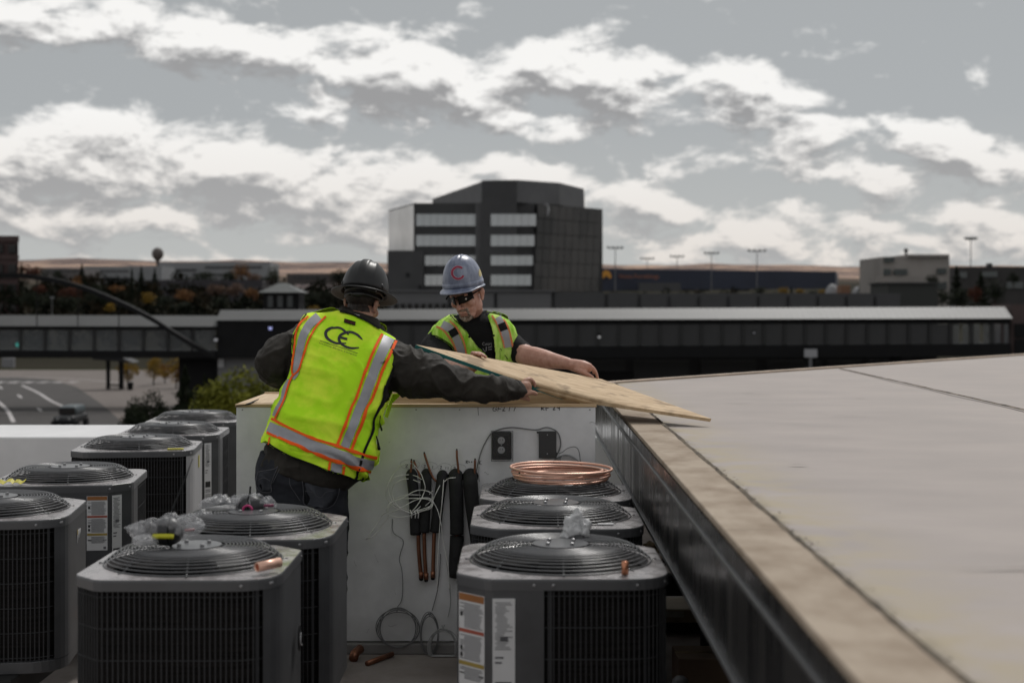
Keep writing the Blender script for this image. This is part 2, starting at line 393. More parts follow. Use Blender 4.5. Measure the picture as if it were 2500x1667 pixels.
# office tower
TT = thing('office_tower', 'dark grey seven-storey office tower with bright ribbon windows and a raised penthouse', 'office building', (Xp(1200,285),285,-6))
zt = Zp(496,285)
fp = [(Xp(949,307),307),(Xp(1011,285),285),(Xp(1176,285),285),(Xp(1178,283.6),283.6),(Xp(1262,283.6),283.6),(Xp(1264,285),285),(Xp(1305,285.5),285.5),(Xp(1471,303),303),(Xp(1465,345),345),(Xp(960,345),345)]
mb = MB().prism(fp[:3]+[(Xp(1264,285),285)]+fp[6:], -6, zt); obj('tower_block', mb, mat('tower_spandrel', (.035,.035,.037), .6, var=.15, scale=.15), TT)
ph = [(Xp(1056,334),334),(Xp(1186,284.3),284.3),(Xp(1262,283.4),283.4),(Xp(1365,290),290),(Xp(1425,305),305),(Xp(1427,330),330),(Xp(1200,350),350)]
obj('penthouse', MB().prism(ph, zt+.01, Zp(440,284)), M_CONL, TT)
obj('stair_core', MB().box(Xp(1176,283),Xp(1262,283), 283.0, 286, -6, Zp(441,283)), M_CONG, TT)
obj('glass_wing', MB().prism([(Xp(948.5,306.6),306.6),(Xp(1010,284.7),284.7),(Xp(1011,286),286),(Xp(951,308),308)], Zp(612,285), zt-.3), mat('wing_glass', (.34,.345,.35), .12, metal=.8, var=.3, scale=.06), TT)  # slow tone change in the colour stands in for a reflection gradient
obj('corner_pier', MB().box(Xp(1176,284)-1.3, Xp(1176,284)+.01, 284.4, 285.5, -6, zt+.02), M_CONL, TT)
bands = [(523,552),(574,601),(624,648),(671,697)]
for i, (a, b) in enumerate(bands):
    for x0, x1, n in ((1016 if i < 2 else 1037, 1172, 9), (1198, 1309-i*4, 6)):
        for k in range(n):
            u0 = lerp(x0, x1, k/n); u1 = lerp(x0, x1, (k+1)/n)
            Yb = 284.75 if x0 < 1190 else (282.8 if u0 < 1262 else 284.9)
            pane_piece(TT, 'window_pane', Xp(u0,Yb)+.02, Xp(u1,Yb)-.02, Zp(b,Yb), Zp(a,Yb), Yb, M_BAND)
obj('prow_backing', MB().prism([(Xp(1309,285.4),285.35),(Xp(1471,303),302.9),(Xp(1471,304),306),(Xp(1309,287),288)], -6, Zp(497,285.3)), M_DARKM, TT)
gd = MB(); q = [(1309,285.3),(1471,302.8)]
N = 9
for k in range(N):
    u0, u1 = k/N, (k+1)/N
    for j in range(6):
        ya, yb = lerp(498,712,j/6), lerp(498,712,(j+1)/6)
        x0, Y0 = lerp(1312,1470,u0)-(ya-498)*.05, lerp(285.2,302.7,u0); x1, Y1 = lerp(1312,1470,u1)-(ya-498)*.05, lerp(285.2,302.7,u1)
        za, zb = Zp(ya,285), Zp(yb,285)
        Y0 -= .9; Y1 -= .9
        p = MB().add([(Xp(x0,Y0)+.03,Y0-.25,zb+.05),(Xp(x1,Y1)-.03,Y1-.25,zb+.05),(Xp(x1,Y1)-.03,Y1-.25,za-.05),(Xp(x0,Y0)+.03,Y0-.25,za-.05),
                      (Xp(x0,Y0)+.03,Y0,zb+.05),(Xp(x1,Y1)-.03,Y1,zb+.05),(Xp(x1,Y1)-.03,Y1,za-.05),(Xp(x0,Y0)+.03,Y0,za-.05)],
                     [(0,1,2,3),(7,6,5,4),(0,4,5,1),(1,5,6,2),(2,6,7,3),(3,7,4,0)])
        obj('glass_panel', p, M_GLASSD, TT)
obj('side_block', MB().box(Xp(947,283),Xp(1034,283),282,300,-6,Zp(612,283)), M_CONG, TT)
for (x, y) in [(996,670),(1026,700)]: obj('wall_vent', MB().box(Xp(x-5,282),Xp(x+5,282),281.85,282,Zp(y+6,282),Zp(y-4,282)), M_DARKM, TT)
lg = MB()
for j in range(7):
    y = 498+j*4; hw = 8*math.sqrt(max(0, 1-((j-3)/3.6)**2)); lg.box(Xp(1334-hw,286),Xp(1334+hw,286),286.6,286.9,Zp(y+2.6,286),Zp(y,286))
obj('globe_logo', lg, mat('logo_white', (.45,.45,.47), .6), TT)
# parking deck behind the footbridge
PD = thing('parking_deck', 'long grey concrete parking deck wall behind the footbridge', 'parking deck', (Xp(1500,200),200,GZ))
obj('deck_body', MB().box(Xp(950,200),Xp(2200,200),200.3,240,GZ,Zp(716,200)), M_CONG, PD)
edges = [950,1097,1210,1350,1480,1560,1633,1705,1777,1850,1923,1995,2065,2135,2200]
for i in range(len(edges)-1):
    top = 712 if edges[i] < 1350 else (714 if edges[i] < 1560 else 722)
    pane_piece(PD, 'wall_panel', Xp(edges[i],200)+.25, Xp(edges[i+1],200)-.25, Zp(775,200), Zp(top,200), 200.1, M_CONL if edges[i] in (950,1097,1210) else M_CONG, .5)
for x in np.linspace(962,1095,9): pane_piece(PD, 'dark_opening', Xp(x,200), Xp(x+11,200), Zp(764,200), Zp(741,200), 199.8, M_GLASSD, .1)
obj('coping', MB().box(Xp(950,200),Xp(1356,200),199.5,200.6,Zp(711.8,200),Zp(708,200)), M_CONL, PD)
# blue warehouse store
WH = thing('warehouse_store', 'long flat dark blue warehouse store with an orange arch logo and orange sign', 'store', (Xp(1750,600),600,6))
obj('wall', MB().prism([(Xp(1466,590),590),(Xp(2040,640),640),(Xp(2046,700),700),(Xp(1466,700),700)], 2, Zp(656,590)), mat('blue_cladding', (.020,.025,.045), .7, var=.12, scale=.05), WH)
ar = []
for k in range(13): t = math.pi*k/12; ar.append((Xp(1480+13*math.cos(t),589), Zp(679-19*math.sin(t),589)))
for k in range(9): t = math.pi*(8-k)/8; ar.append((Xp(1480+5.5*math.cos(t),589), Zp(679-5*math.sin(t),589)))
M_OR = mat('sign_orange', (.55,.25,.03), .6)
mb = MB(); n = len(ar); mb.add([(a,588.6,b) for a,b in ar]+[(a,589.3,b) for a,b in ar], [tuple(range(n)), tuple(range(n,2*n))[::-1]]+[(i,i+n,(i+1)%n+n,(i+1)%n) for i in range(n)])
obj('arch_logo', mb, M_OR, WH)
me = text_mesh('Home Furnishings', 2.3, .15); me.transform(Matrix.Translation((Xp(1511,592),592.2,Zp(679,592))) @ Matrix.Rotation(math.radians(90),4,'X'))
o = obj('sign_lettering', me, mat('sign_orange_dull', (.30,.10,.04), .7), WH)
for x0, x1, y0, y1 in [(1560,1662,690,716),(1666,1700,706,714),(1708,1732,706,716),(1786,1830,706,714)]:
    pane_piece(WH, 'dock_door' if x1-x0 < 60 else 'entrance_canopy', Xp(x0,586), Xp(x1,586), Zp(y1,586), Zp(y0,586), 588, M_CONG if x1-x0 > 60 else M_GLASSD, 3.0)
# tan office, right
TO = thing('tan_office', 'tan three-storey office block with dark windows and a rooftop vent', 'office building', (Xp(2230,330),330,0))
M_TAN = mat('tan_cladding', (.27,.25,.235), .85, var=.12, scale=.1)
obj('wall', MB().box(Xp(2155,330),Xp(2318,330),330,352,-4,Zp(627,330)), M_TAN, TO)
obj('upper_storey', MB().box(Xp(2218,329),Xp(2318,329),329,350,Zp(627,329)+.01,Zp(621,329)), M_TAN, TO)
obj('balcony_slab', MB().box(Xp(2128,328),Xp(2290,328),324,330,Zp(690,328),Zp(676,328)), M_TAN, TO)
for x0,x1,y0,y1 in [(2158,2176,657,671),(2184,2216,657,671),(2290,2312,655,668),(2290,2312,688,706),(2160,2184,628,640)]:
    pane_piece(TO, 'window', Xp(x0,329), Xp(x1,329), Zp(y1,329), Zp(y0,329), 329.5, mat('tan_office_glass', (.04,.05,.05), .3), .6)
obj('roof_vent', MB().tube([(Xp(2212,335),335,Zp(622,335)),(Xp(2212,335),335,Zp(614,335))],.3).ell((Xp(2212,335),335,Zp(611,335)),(.55,.55,.45)), M_DARKM, TO)
DB = thing('dark_annex', 'low dark green flat-roofed annex beside the tan office', 'building', (Xp(2230,250),250,GZ))
obj('wall', MB().box(Xp(2167,250),Xp(2289,250),250,262,GZ,Zp(692,250)), mat('dark_green_cladding', (.028,.030,.028), .7), DB)
obj('roof_edge', MB().box(Xp(2165,249),Xp(2291,249),249.5,262.4,Zp(692,249),Zp(689,249)), M_CONG, DB)
FR = thing('hillside_house', 'low dark house with pale windows on the far right hillside', 'house', (Xp(2440,400),400,8))
obj('wall', MB().box(Xp(2335,400),Xp(2600,400),400,420,-4,Zp(651,400)), mat('dark_stucco', (.045,.042,.042), .9, var=.2, scale=.1), FR)
for x0,x1,y0,y1 in [(2400,2437,663,676),(2460,2500,688,704),(2345,2362,664,678)]: pane_piece(FR, 'window', Xp(x0,399), Xp(x1,399), Zp(y1,399), Zp(y0,399), 399.8, mat('pale_glass', (.10,.11,.11), .4), .5)
obj('chimney', MB().box(Xp(2410,405),Xp(2420,405),404,406,Zp(652,405),Zp(643,405)), M_DARKM, FR)
# white fabric domes
for i, (x0, x1, yt, lab) in enumerate([(2012,2052,693,'larger white fabric dome tent beside the blue warehouse'),(2077,2110,700,'smaller white fabric dome tent beside the orange container')]):
    Yd = 480+i*6; c = (Xp((x0+x1)/2,Yd), Yd, Zp(733,Yd)); r = (Xp(x1,Yd)-Xp(x0,Yd))/2
    tag(obj('dome_tent', MB().lathe([(r*math.cos(t), (Zp(yt,Yd)-Zp(733,Yd))*math.sin(t)) for t in np.linspace(0,1.5,7)], c, 16), mat('white_fabric', (.25,.25,.26), .8), smooth=True), lab, 'tent', 'white dome tents')
tag(obj('shipping_container', MB().box(Xp(2053,470),Xp(2076,470),470,476,Zp(731,470),Zp(696,470)), mat('rust_paint', (.19,.10,.06), .8), bevel=.1), 'upright rust orange container between the two white tents', 'container')
tag(obj('low_shed', MB().box(Xp(2112,460),Xp(2165,460),460,468,Zp(733,460),Zp(702,460)), mat('shed_paint', (.13,.12,.12), .8), bevel=.1), 'low grey shed right of the smaller white tent', 'shed')
# left brick building
BB = thing('brick_building', 'red brick office building with paired dark windows at the left edge', 'building', (Xp(0,300),300,0))
obj('wall', MB().prism([(Xp(-250,300),300),(Xp(45,300),300),(Xp(42,318),318),(Xp(-250,318),318)],-6,Zp(576,300)), mat('red_brick', (.055,.033,.033), .9, col2=(.075,.048,.046), scale=2, stretch=(1,1,3)), BB)
obj('cornice', MB().box(Xp(-250,300),Xp(47,300),299.6,300.0,Zp(590,300),Zp(576,300)+.01), mat('brick_trim', (.075,.05,.048), .9), BB)
for r in range(4):
    for x in (-190,-160,-130,-100,-70,-40,-10,22):
        pane_piece(BB, 'window', Xp(x,300), Xp(x+19,300), Zp(618+r*48,300), Zp(597+r*48,300), 299.7, M_GLASSD, .5)
    obj('string_course', MB().box(Xp(-250,300),Xp(46.5,300),299.7,300.1,Zp(632+r*48,300),Zp(624+r*48,300)), MATS['brick_trim'], BB)
# long pale buildings on the left hillside
M_PALE = mat('pale_roofing', (.22,.225,.235), .7, var=.1, scale=.05)
def slab_bld(name, lab, x0, x1, yt, yb, Y, stripes, m=None, depth=30):
    T = thing(name, lab, 'building', (Xp((x0+x1)/2,Y),Y,terr(0,Y)))
    obj('wall', MB().box(Xp(x0,Y),Xp(x1,Y),Y,Y+depth,Zp(yb+25,Y),Zp(yt,Y)), m or M_PALE, T)
    for (a,b,ya,yb2) in stripes:
        n = max(1, int((b-a)/14))
        for k in range(n): pane_piece(T, 'window', Xp(lerp(a,b,k/n),Y)+.1, Xp(lerp(a,b,(k+1)/n),Y)-.1, Zp(yb2,Y), Zp(ya,Y), Y-.05, mat('far_glass', (.03,.03,.033), .3), .5)
slab_bld('long_warehouse', 'long pale two-tier warehouse on the hillside left of the water tower', 205, 395, 650, 676, 760, [(240,315,660,664),(215,320,678,686)])
slab_bld('long_warehouse', 'wide pale building with three window rows below the hills', 388, 660, 640, 674, 800, [(400,480,657,662),(500,640,650,655),(470,560,668,673)])
slab_bld('low_offices', 'low dark purple-grey office strip behind the orange trees', 335, 640, 684, 712, 470, [(345,630,700,708)], mat('dusk_cladding', (.04,.036,.042), .8))
slab_bld('low_offices', 'low grey office strip near the brick building on the hillside', 100, 200, 655, 668, 700, [(110,190,660,664)], mat('grey_far', (.12,.11,.11), .8))
slab_bld('low_offices', 'flat brown office block behind the black hard hat, below the hills', 700, 960, 668, 700, 700, [(715,800,675,680),(830,940,672,677)], mat('brown_far', (.07,.06,.058), .8))
# parked cars of the hillside lot: far too many and small to count
mb = MB(); rr = random.Random(3)
for k in range(260):
    x = rr.uniform(690, 940); Y = rr.uniform(560, 680); z = terr(0, Y); X = Xp(x, Y); l = rr.uniform(1.6,2.2)
    mb.prism([(X-l,Y),(X+l,Y),(X+l,Y+1.9),(X-l,Y+1.9)], z+.2, z+.9); mb.prism([(X-l*.5,Y+.15),(X+l*.4,Y+.15),(X+l*.4,Y+1.7),(X-l*.5,Y+1.7)], z+.9, z+1.5)
o = obj('distant_parked_cars', mb, mat('car_paint_far', (.10,.09,.095), .3, col2=(.5,.42,.4), scale=.4, detail=0, lo=.45, hi=.55)); tag(o, 'distant car park full of cars behind the black hard hat', 'cars', kind='stuff')
# woods that fill the slope between the trees one can tell apart
mb = MB(); rr = random.Random(12)
for k in range(420):
    x = rr.choice([rr.uniform(-60,960),rr.uniform(-60,960),rr.uniform(1460,2600)]); Y = rr.uniform(255, 620) if x < 960 else rr.uniform(300,520)
    if x > 1900 and x < 2120: continue
    z = terr(0,Y); h = rr.uniform(4,8.5) if x < 960 else rr.uniform(2,4.5); wd = h*.42; X = Xp(x,Y)
    if 690 < x < 940 and Y > 480: continue
    for i in range(110):
        d = Vector((rr.gauss(0,1),rr.gauss(0,1),rr.gauss(0,1))).normalized(); p = Vector((X,Y,z+h*.55))+Vector((d.x*wd,d.y*wd,d.z*h*.48))*rr.uniform(.5,1.1); u = Vector((rr.gauss(0,1),rr.gauss(0,1),rr.gauss(0,1))).normalized()*h*.085; v = u.orthogonal().normalized()*h*.05
        mb.add([p-u,p+v,p+u,p-v],[(0,1,2,3)])
o = obj('hillside_woods', mb, mat('woods_foliage', (.004,.0055,.003), .95, spec=.05, col2=(.034,.023,.013), scale=.09, detail=3, lo=.45, hi=.72)); tag(o, 'dark autumn woods covering the slope behind the footbridge', 'woods', kind='stuff')
# water tower
WT = thing('water_tower', 'bulb-topped water tower standing against the hills', 'water tower', (Xp(385,900),900,terr(0,900)))
cz = Zp(620,900)
obj('tank', MB().ell((Xp(385,900),900,cz),(3.7,3.7,4.1),20,12), mat('tower_paint', (.10,.085,.08), .7), WT, smooth=True)
obj('stem', MB().lathe([(2.4,terr(0,900)-1),(1.0,terr(0,900)+2),(.9,cz-5),(2.2,cz-3.2)], (Xp(385,900),900,0), 14), MATS['tower_paint'], WT, smooth=True)
# light masts
def mast(x, ytop, Y, lab, ybase=705, hw=2.6, cat='light pole'):
    hs_ = min(1, hw/1.6)
    T = thing('light_mast', lab, cat, (Xp(x,Y),Y,Zp(ybase,Y)), 'car park light masts')
    z0, z1 = Zp(ybase,Y)-3, Zp(ytop,Y)
    obj('pole', MB().tube([(Xp(x,Y),Y,z0),(Xp(x,Y),Y,z1)],[.17*hs_+.03,.12*hs_+.02]), mat('mast_grey', (.13,.13,.135), .6), T)
    obj('cross_arm', MB().box(Xp(x,Y)-hw,Xp(x,Y)+hw,Y-.12,Y+.12,z1-.1,z1+.12), MATS['mast_grey'], T)
    for k in range(4): obj('lamp_head', MB().box(Xp(x,Y)-hw+k*hw*2/3-.55*hs_,Xp(x,Y)-hw+k*hw*2/3+.55*hs_,Y-.5*hs_,Y+.5*hs_,z1+.1,z1+.1+.65*hs_), mat('lamp_head_grey', (.10,.11,.11), .5), T)
mast(1502,607,540,'tall light mast just right of the office tower, above the orange arch logo')
mast(1580,633,640,'short light mast over the blue warehouse roof, second from the tower')
mast(1653,628,620,'light mast over the middle of the blue warehouse roof')
mast(1737,620,590,'light mast right of the warehouse middle, with a wide head')
mast(1848,614,560,'thick light mast nearest the warehouse end, with the widest head', hw=3.1)
mast(2370,585,480,'very tall thin light mast at the right, taller than the tan office', hw=1.6)
mast(127,727,170,'thin pale street lamp seen under the dark arch', 772, hw=.2, cat='street lamp')

# ---------------------------------------------------------------- footbridge
YB = 135.0
FB = thing('footbridge', 'long enclosed dark footbridge with pale ribbed roof spanning the road', 'footbridge', (Xp(1000,YB),YB,GZ))
def seg_box(name, x0, x1, ya0, yb0, ya1, yb1, Y0, Y1, m):   # px rect at left and right ends
    p = MB().add([(Xp(x0,Y0),Y0,Zp(yb0,Y0)),(Xp(x1,Y0),Y0,Zp(yb1,Y0)),(Xp(x1,Y0),Y1,Zp(yb1,Y0)),(Xp(x0,Y0),Y1,Zp(yb0,Y0)),
                  (Xp(x0,Y0),Y0,Zp(ya0,Y0)),(Xp(x1,Y0),Y0,Zp(ya1,Y0)),(Xp(x1,Y0),Y1,Zp(ya1,Y0)),(Xp(x0,Y0),Y1,Zp(ya0,Y0))],
        [(3,2,1,0),(4,5,6,7),(0,1,5,4),(1,2,6,5),(2,3,7,6),(3,0,4,7)])
    return obj(name, p, m, FB)
def roof(x0, x1, yt0, yb0, yt1, yb1, Y):   # sloping roof with standing ribs
    zt0, zb0, zt1, zb1 = Zp(yt0,Y), Zp(yb0,Y), Zp(yt1,Y), Zp(yb1,Y); XA, XB = Xp(x0,Y), Xp(x1,Y)
    mb = MB().add([(XA,Y-.6,zb0),(XB,Y-.6,zb1),(XB,Y+1.6,zt1),(XA,Y+1.6,zt0),(XB,Y+4,zb1),(XA,Y+4,zb0)], [(0,1,2,3),(3,2,4,5),(0,5,4,1),(0,3,5),(1,4,2)])
    obj('roof', mb, M_ROOFM, FB)
    rb = MB(); n = int((XB-XA)/.55)
    for k in range(n):
        t = (k+.5)/n; X = lerp(XA, XB, t); a, b = lerp(zb0,zb1,t), lerp(zt0,zt1,t)
        rb.add([(X-.04,Y-.62,a),(X+.04,Y-.62,a),(X+.04,Y+1.6,b+.02),(X-.04,Y+1.6,b+.02),(X,Y-.62,a-.005),(X,Y+1.6,b+.026)], [(0,1,4),(3,5,2),(0,4,5,3),(1,2,5,4)])
    o = obj('roof_ribs', rb, M_ROOFM, FB); o['kind'] = 'stuff'
roof(-260, 532, 769, 795, 771, 797, YB); roof(530, 2467, 757, 782, 749, 777, YB)
M_BLK = mat('black_steel', (.005,.005,.006), .6, spec=.2, var=.2, scale=1)
M_CG = mat('bridge_glass', (.16,.17,.18), .05, trans=0, var=.05)
MATS['bridge_glass'].node_tree.nodes['Principled BSDF'].inputs['Alpha'].default_value = .45
seg_box('top_beam', -260, 532, 796, 805, 796, 805, YB, YB+3.4, M_BLK)
seg_box('bottom_beam', -260, 532, 854, 873, 856, 874, YB-.1, YB+3.4, M_BLK)
seg_box('tower_wall', 530, 745, 781, 873, 781, 873, YB-.3, YB+5, M_BLK)
seg_box('top_beam', 745, 2467, 781, 795, 777, 790, YB, YB+3.4, M_BLK)
seg_box('bottom_beam', 745, 2467, 848, 874, 838, 870, YB-.1, YB+3.4, M_BLK)
mfr = mat('bridge_mullion', (.012,.012,.013), .5)
for x in range(-250, 530, 60):
    pane_piece(FB, 'glass_pane', Xp(x,YB)+.12, Xp(min(x+60,530),YB)-.12, Zp(855,YB), Zp(804,YB), YB+.1, M_CG, .04)
    pane_piece(FB, 'mullion', Xp(x,YB)-.13, Xp(x,YB)+.13, Zp(856,YB), Zp(804,YB), YB, mfr, .3)
M_PD = mat('bridge_panel_dark', (.022,.022,.024), .3, var=.3, scale=.3)
xs = list(np.arange(752, 2467, 50.6))
for i, x in enumerate(xs):
    t = (x-745)/1722; a, b = lerp(795,790,t)+1, lerp(848,838,t)-1
    if x < 2285: pane_piece(FB, 'glass_panel', Xp(x,YB)+.15, Xp(min(x+50.6,2464),YB)-.15, Zp(b,YB), Zp(a,YB), YB+.05, M_PD, .08)
    else:
        for h in (0, 1): pane_piece(FB, 'glass_pane', Xp(x+h*25.3,YB)+.2, Xp(min(x+h*25.3+25.3,2466),YB)-.15, Zp(b,YB), Zp(a,YB), YB+.1, M_CG, .04)
    pane_piece(FB, 'mullion', Xp(x,YB)-.16, Xp(x,YB)+.16, Zp(b+1,YB), Zp(a-1,YB), YB-.05, mfr, .3)
for x, w0 in ((1984,9),(2196,9)): pane_piece(FB, 'support_column', Xp(x-w0,YB), Xp(x+w0,YB), GZ, Zp(872,YB), YB+1.5, M_BLK, 1.5)
pane_piece(FB, 'stair_wall', Xp(528,YB), Xp(700,YB), GZ, Zp(873,YB), YB+1, mat('pale_concrete_wall', (.15,.15,.155), .85, var=.1, scale=.2), .6)
pane_piece(FB, 'stair_wall', Xp(420,YB), Xp(528,YB), GZ, Zp(873,YB), YB+3, M_BLK, .6)
pane_piece(FB, 'sign_plate', Xp(530,YB), Xp(544,YB), Zp(897,YB), Zp(876,YB), YB+.5, mat('plate_white', (.35,.35,.36), .6), .1)
arc = curve_pts([(-200,705),(-90,682),(0,673),(64,675),(128,684),(190,700),(250,722),(320,753),(380,785),(430,818),(480,848),(525,872)], 4)
mb = MB(); R = []
for x, y in arc: R.append([(Xp(x,YB-2),YB-2,Zp(y+6,YB-2)),(Xp(x,YB-2),YB-1.4,Zp(y+6,YB-2)),(Xp(x,YB-2),YB-1.4,Zp(y-6,YB-2)),(Xp(x,YB-2),YB-2,Zp(y-6,YB-2))])
obj('steel_arch', mb.rings(R), M_BLK, FB)
for x in (90,190,290,390):
    y = interp(x, [p[0] for p in arc], [p[1] for p in arc]); obj('hanger_cable', MB().tube([(Xp(x,YB-1.7),YB-1.7,Zp(y,YB-1.7)),(Xp(x,YB-1.7),YB-1.7,Zp(800,YB-1.7))], .05, 5), M_BLK, FB)
# pavilion tower top above the bridge
PV = thing('pavilion', 'small dark pavilion with a grey pyramid roof rising behind the footbridge', 'pavilion', (Xp(683,150),150,GZ))
obj('wall', MB().box(Xp(640,150),Xp(728,150),150.5,154.5,GZ,Zp(712,150)), M_BLK, PV)
for x in (652,676,700): pane_piece(PV, 'window', Xp(x,150), Xp(x+13,150), Zp(750,150), Zp(722,150), 150.4, mat('pavilion_glass', (.04,.045,.048), .2), .1)
mb = MB().add([(Xp(630,150),149.8,Zp(714,150)),(Xp(737,150),149.8,Zp(714,150)),(Xp(737,150),155.2,Zp(714,150)),(Xp(630,150),155.2,Zp(714,150)),(Xp(672,150),152.2,Zp(690,150)),(Xp(690,150),152.2,Zp(690,150))],
    [(0,1,5,4),(1,2,5),(2,3,4,5),(3,0,4),(3,2,1,0)])
obj('roof', mb, mat('pavilion_roof', (.05,.056,.056), .6, var=.25, scale=3), PV)
# lower building under the right part of the bridge
LB = thing('dark_lower_building', 'dark low building beneath the right half of the footbridge', 'building', (Xp(1850,141),141,GZ))
obj('wall', MB().box(Xp(760,141),Xp(2290,141),141.5,160,GZ,Zp(868,141)), mat('charcoal_wall', (.017,.016,.017), .8, var=.25, scale=.2), LB)
for x in (1272,1390,1545,1710,1870,2020,2120): pane_piece(LB, 'wall_panel', Xp(x,141)+.1, Xp(x+(100 if x<1300 else 140 if x<1990 else 85),141)-.1, GZ, Zp(880,141), 141.2, mat('charcoal_panel', (.021,.020,.021), .7, var=.3, scale=.2), .3)
pane_piece(LB, 'garage_opening', Xp(1452,141), Xp(1545,141), GZ, Zp(905,141), 140.9, M_BLK, .2)
BE = thing('brick_stair_tower', 'brown brick stair tower where the footbridge ends at the right edge', 'tower', (Xp(2600,136),136,GZ))
obj('wall', MB().box(Xp(2470,136),Xp(2750,136),136,142,GZ,Zp(743,136)), mat('brown_brick', (.075,.052,.05), .9), BE)
obj('dark_band', MB().box(Xp(2476,136),Xp(2750,136),135.8,136,Zp(824,136),Zp(790,136)), M_BLK, BE)
obj('dark_band', MB().box(Xp(2476,136),Xp(2750,136),135.8,136,Zp(880,136),Zp(828,136)), M_BLK, BE)
# small lamps and the sign seen out of focus
def lamp(name, lab, x, y, Y, r, col, e, cat):
    m = mat('glow_'+name+str(x), col, .5); b = m.node_tree.nodes['Principled BSDF']; b.inputs['Emission Color'].default_value = (*col,1); b.inputs['Emission Strength'].default_value = e
    T = thing(name, lab, cat, P(x,y,Y)); obj('lens', MB().ell(P(x,y,Y), (r,r,r)), m, T, smooth=True)
    obj('housing', MB().lathe([(r*1.25,-.05),(r*1.5,r*.5),(r*.6,r*1.3)], P(x,y,Y)+Vector((0,0,r*.9)), 10), M_BLK, T)
lamp('wall_lamp','round bluish white lamp on the black bridge tower',660,801,134.4,.17,(.30,.32,.6),1.1,'lamp')
lamp('ceiling_lamp','white lamp behind the bridge glass above the raised hand',1463,822,134.6,.14,(.4,.4,.4),.6,'lamp')
lamp('ceiling_lamp','faint white lamp behind the bridge glass beyond the roof membrane',1841,812,134.6,.10,(.2,.2,.22),.5,'lamp')
lamp('ceiling_lamp','white lamp at the left bridge end beside the arch foot',527,829,134.3,.18,(.3,.3,.32),.5,'lamp')
lamp('traffic_light','green traffic light glowing through the bridge glass at left',45,841,190,.36,(.05,.5,.42),1.0,'traffic light')
WS = thing('pole_sign', 'small white sign on a post below the dark footbridge', 'sign', (Xp(1980,133),133,GZ))
obj('plate', MB().box(Xp(1964,133),Xp(1995,133),133,133.1,Zp(872,133),Zp(852,133)), mat('sign_white', (.33,.33,.35), .6), WS)
obj('post', MB().box(Xp(1976,133),Xp(1983,133),133.1,133.3,GZ,Zp(860,133)), MATS['mast_grey'], WS)
for px_, lab in ((2370,'dark parked car under the right end of the footbridge'),(2480,'silver parked car at the far right under the footbridge')):
    Yc = 128; 
    T = thing('parked_car', lab, 'car', (Xp(px_,Yc),Yc,GZ)); X0 = Xp(px_,Yc); m = mat('car_dark','') if 0 else mat('car_paint_'+str(px_), (.03,.03,.032) if px_ < 2400 else (.3,.3,.31), .3)
    z = Zp(884,Yc)-1.1
    obj('body', MB().prism([(X0-2,Yc),(X0+2,Yc),(X0+2,Yc+1.8),(X0-2,Yc+1.8)], z+.3, z+.95), m, T, bevel=.15)
    obj('cabin', MB().prism([(X0-1.1,Yc+.1),(X0+1.2,Yc+.1),(X0+1.0,Yc+1.7),(X0-.9,Yc+1.7)], z+.95, z+1.45), M_GLASSD, T, bevel=.15)
    for sx_ in (-1.3,1.3): obj('wheel', MB().tube([(X0+sx_,Yc-.05,z+.33),(X0+sx_,Yc+.2,z+.33)],.33,12), M_BLK, T)
    o = obj('deck', MB().box(X0-2.6,X0+2.6,Yc-.5,Yc+2.5,GZ+.01,z), M_CONC, None); o.name='parking_ramp'; o['kind']='structure'
# jeep on the road
JX, JY, _ = G(155,1052)
JP = thing('jeep', 'dark off-road car with a grey windscreen driving on the road', 'car', (JX,JY,GZ))
obj('body', MB().box(JX-.85,JX+.85,JY,JY+3.6,GZ+.55,GZ+1.15), mat('jeep_paint', (.015,.016,.018), .4), JP, bevel=.22)
obj('hard_top', MB().prism([(JX-.72,JY+.9),(JX+.72,JY+.9),(JX+.72,JY+3.5),(JX-.72,JY+3.5)], GZ+1.15, GZ+1.85), mat('jeep_top', (.09,.11,.12), .3), JP, bevel=.25)
obj('windscreen', MB().box(JX-.62,JX+.62,JY+.84,JY+.9,GZ+1.2,GZ+1.72), M_GLASSD, JP)
obj('bumper', MB().box(JX-.9,JX+.9,JY-.2,JY,GZ+.5,GZ+.7), M_BLK, JP)
for s_ in (-1,1):
    obj('headlight', MB().tube([(JX+s_*.45,JY-.02,GZ+.95),(JX+s_*.45,JY-.06,GZ+.95)],.1,12), mat('headlight_glass', (.3,.3,.3), .1), JP)
    for yy in (.5,2.9): obj('wheel', MB().tube([(JX+s_*.72,JY+yy,GZ+.4),(JX+s_*.98,JY+yy,GZ+.4)],.4,16), M_BLK, JP)
# bus shelter, bin, cabinet
SHX, SHY, _ = G(285,950)
SH = thing('bus_shelter', 'dark open shelter with a flat roof and two thick posts on the plaza', 'shelter', (SHX,SHY,GZ))
obj('roof', MB().add([(Xp(232,SHY),SHY-1,Zp(877,SHY)),(Xp(330,SHY),SHY-1,Zp(884,SHY)),(Xp(330,SHY),SHY+2,Zp(884,SHY)),(Xp(232,SHY),SHY+2,Zp(877,SHY)),(Xp(232,SHY),SHY-1,Zp(871,SHY)),(Xp(300,SHY),SHY-1,Zp(871,SHY)),(Xp(300,SHY),SHY+2,Zp(871,SHY)),(Xp(232,SHY),SHY+2,Zp(871,SHY))],[(3,2,1,0),(4,5,6,7),(0,1,5,4),(1,2,6,5),(2,3,7,6),(3,0,4,7)]), M_DARKM, SH)
for x, w0 in ((263,4),(295,5)): obj('post', MB().box(Xp(x-w0,SHY),Xp(x+w0,SHY),SHY,SHY+.4,GZ,Zp(876,SHY)), M_BLK, SH)
obj('bench', MB().box(Xp(262,SHY),Xp(300,SHY),SHY+.1,SHY+.5,GZ+.4,GZ+.55), M_BLK, SH)
bx_, by_, _ = G(318,952)
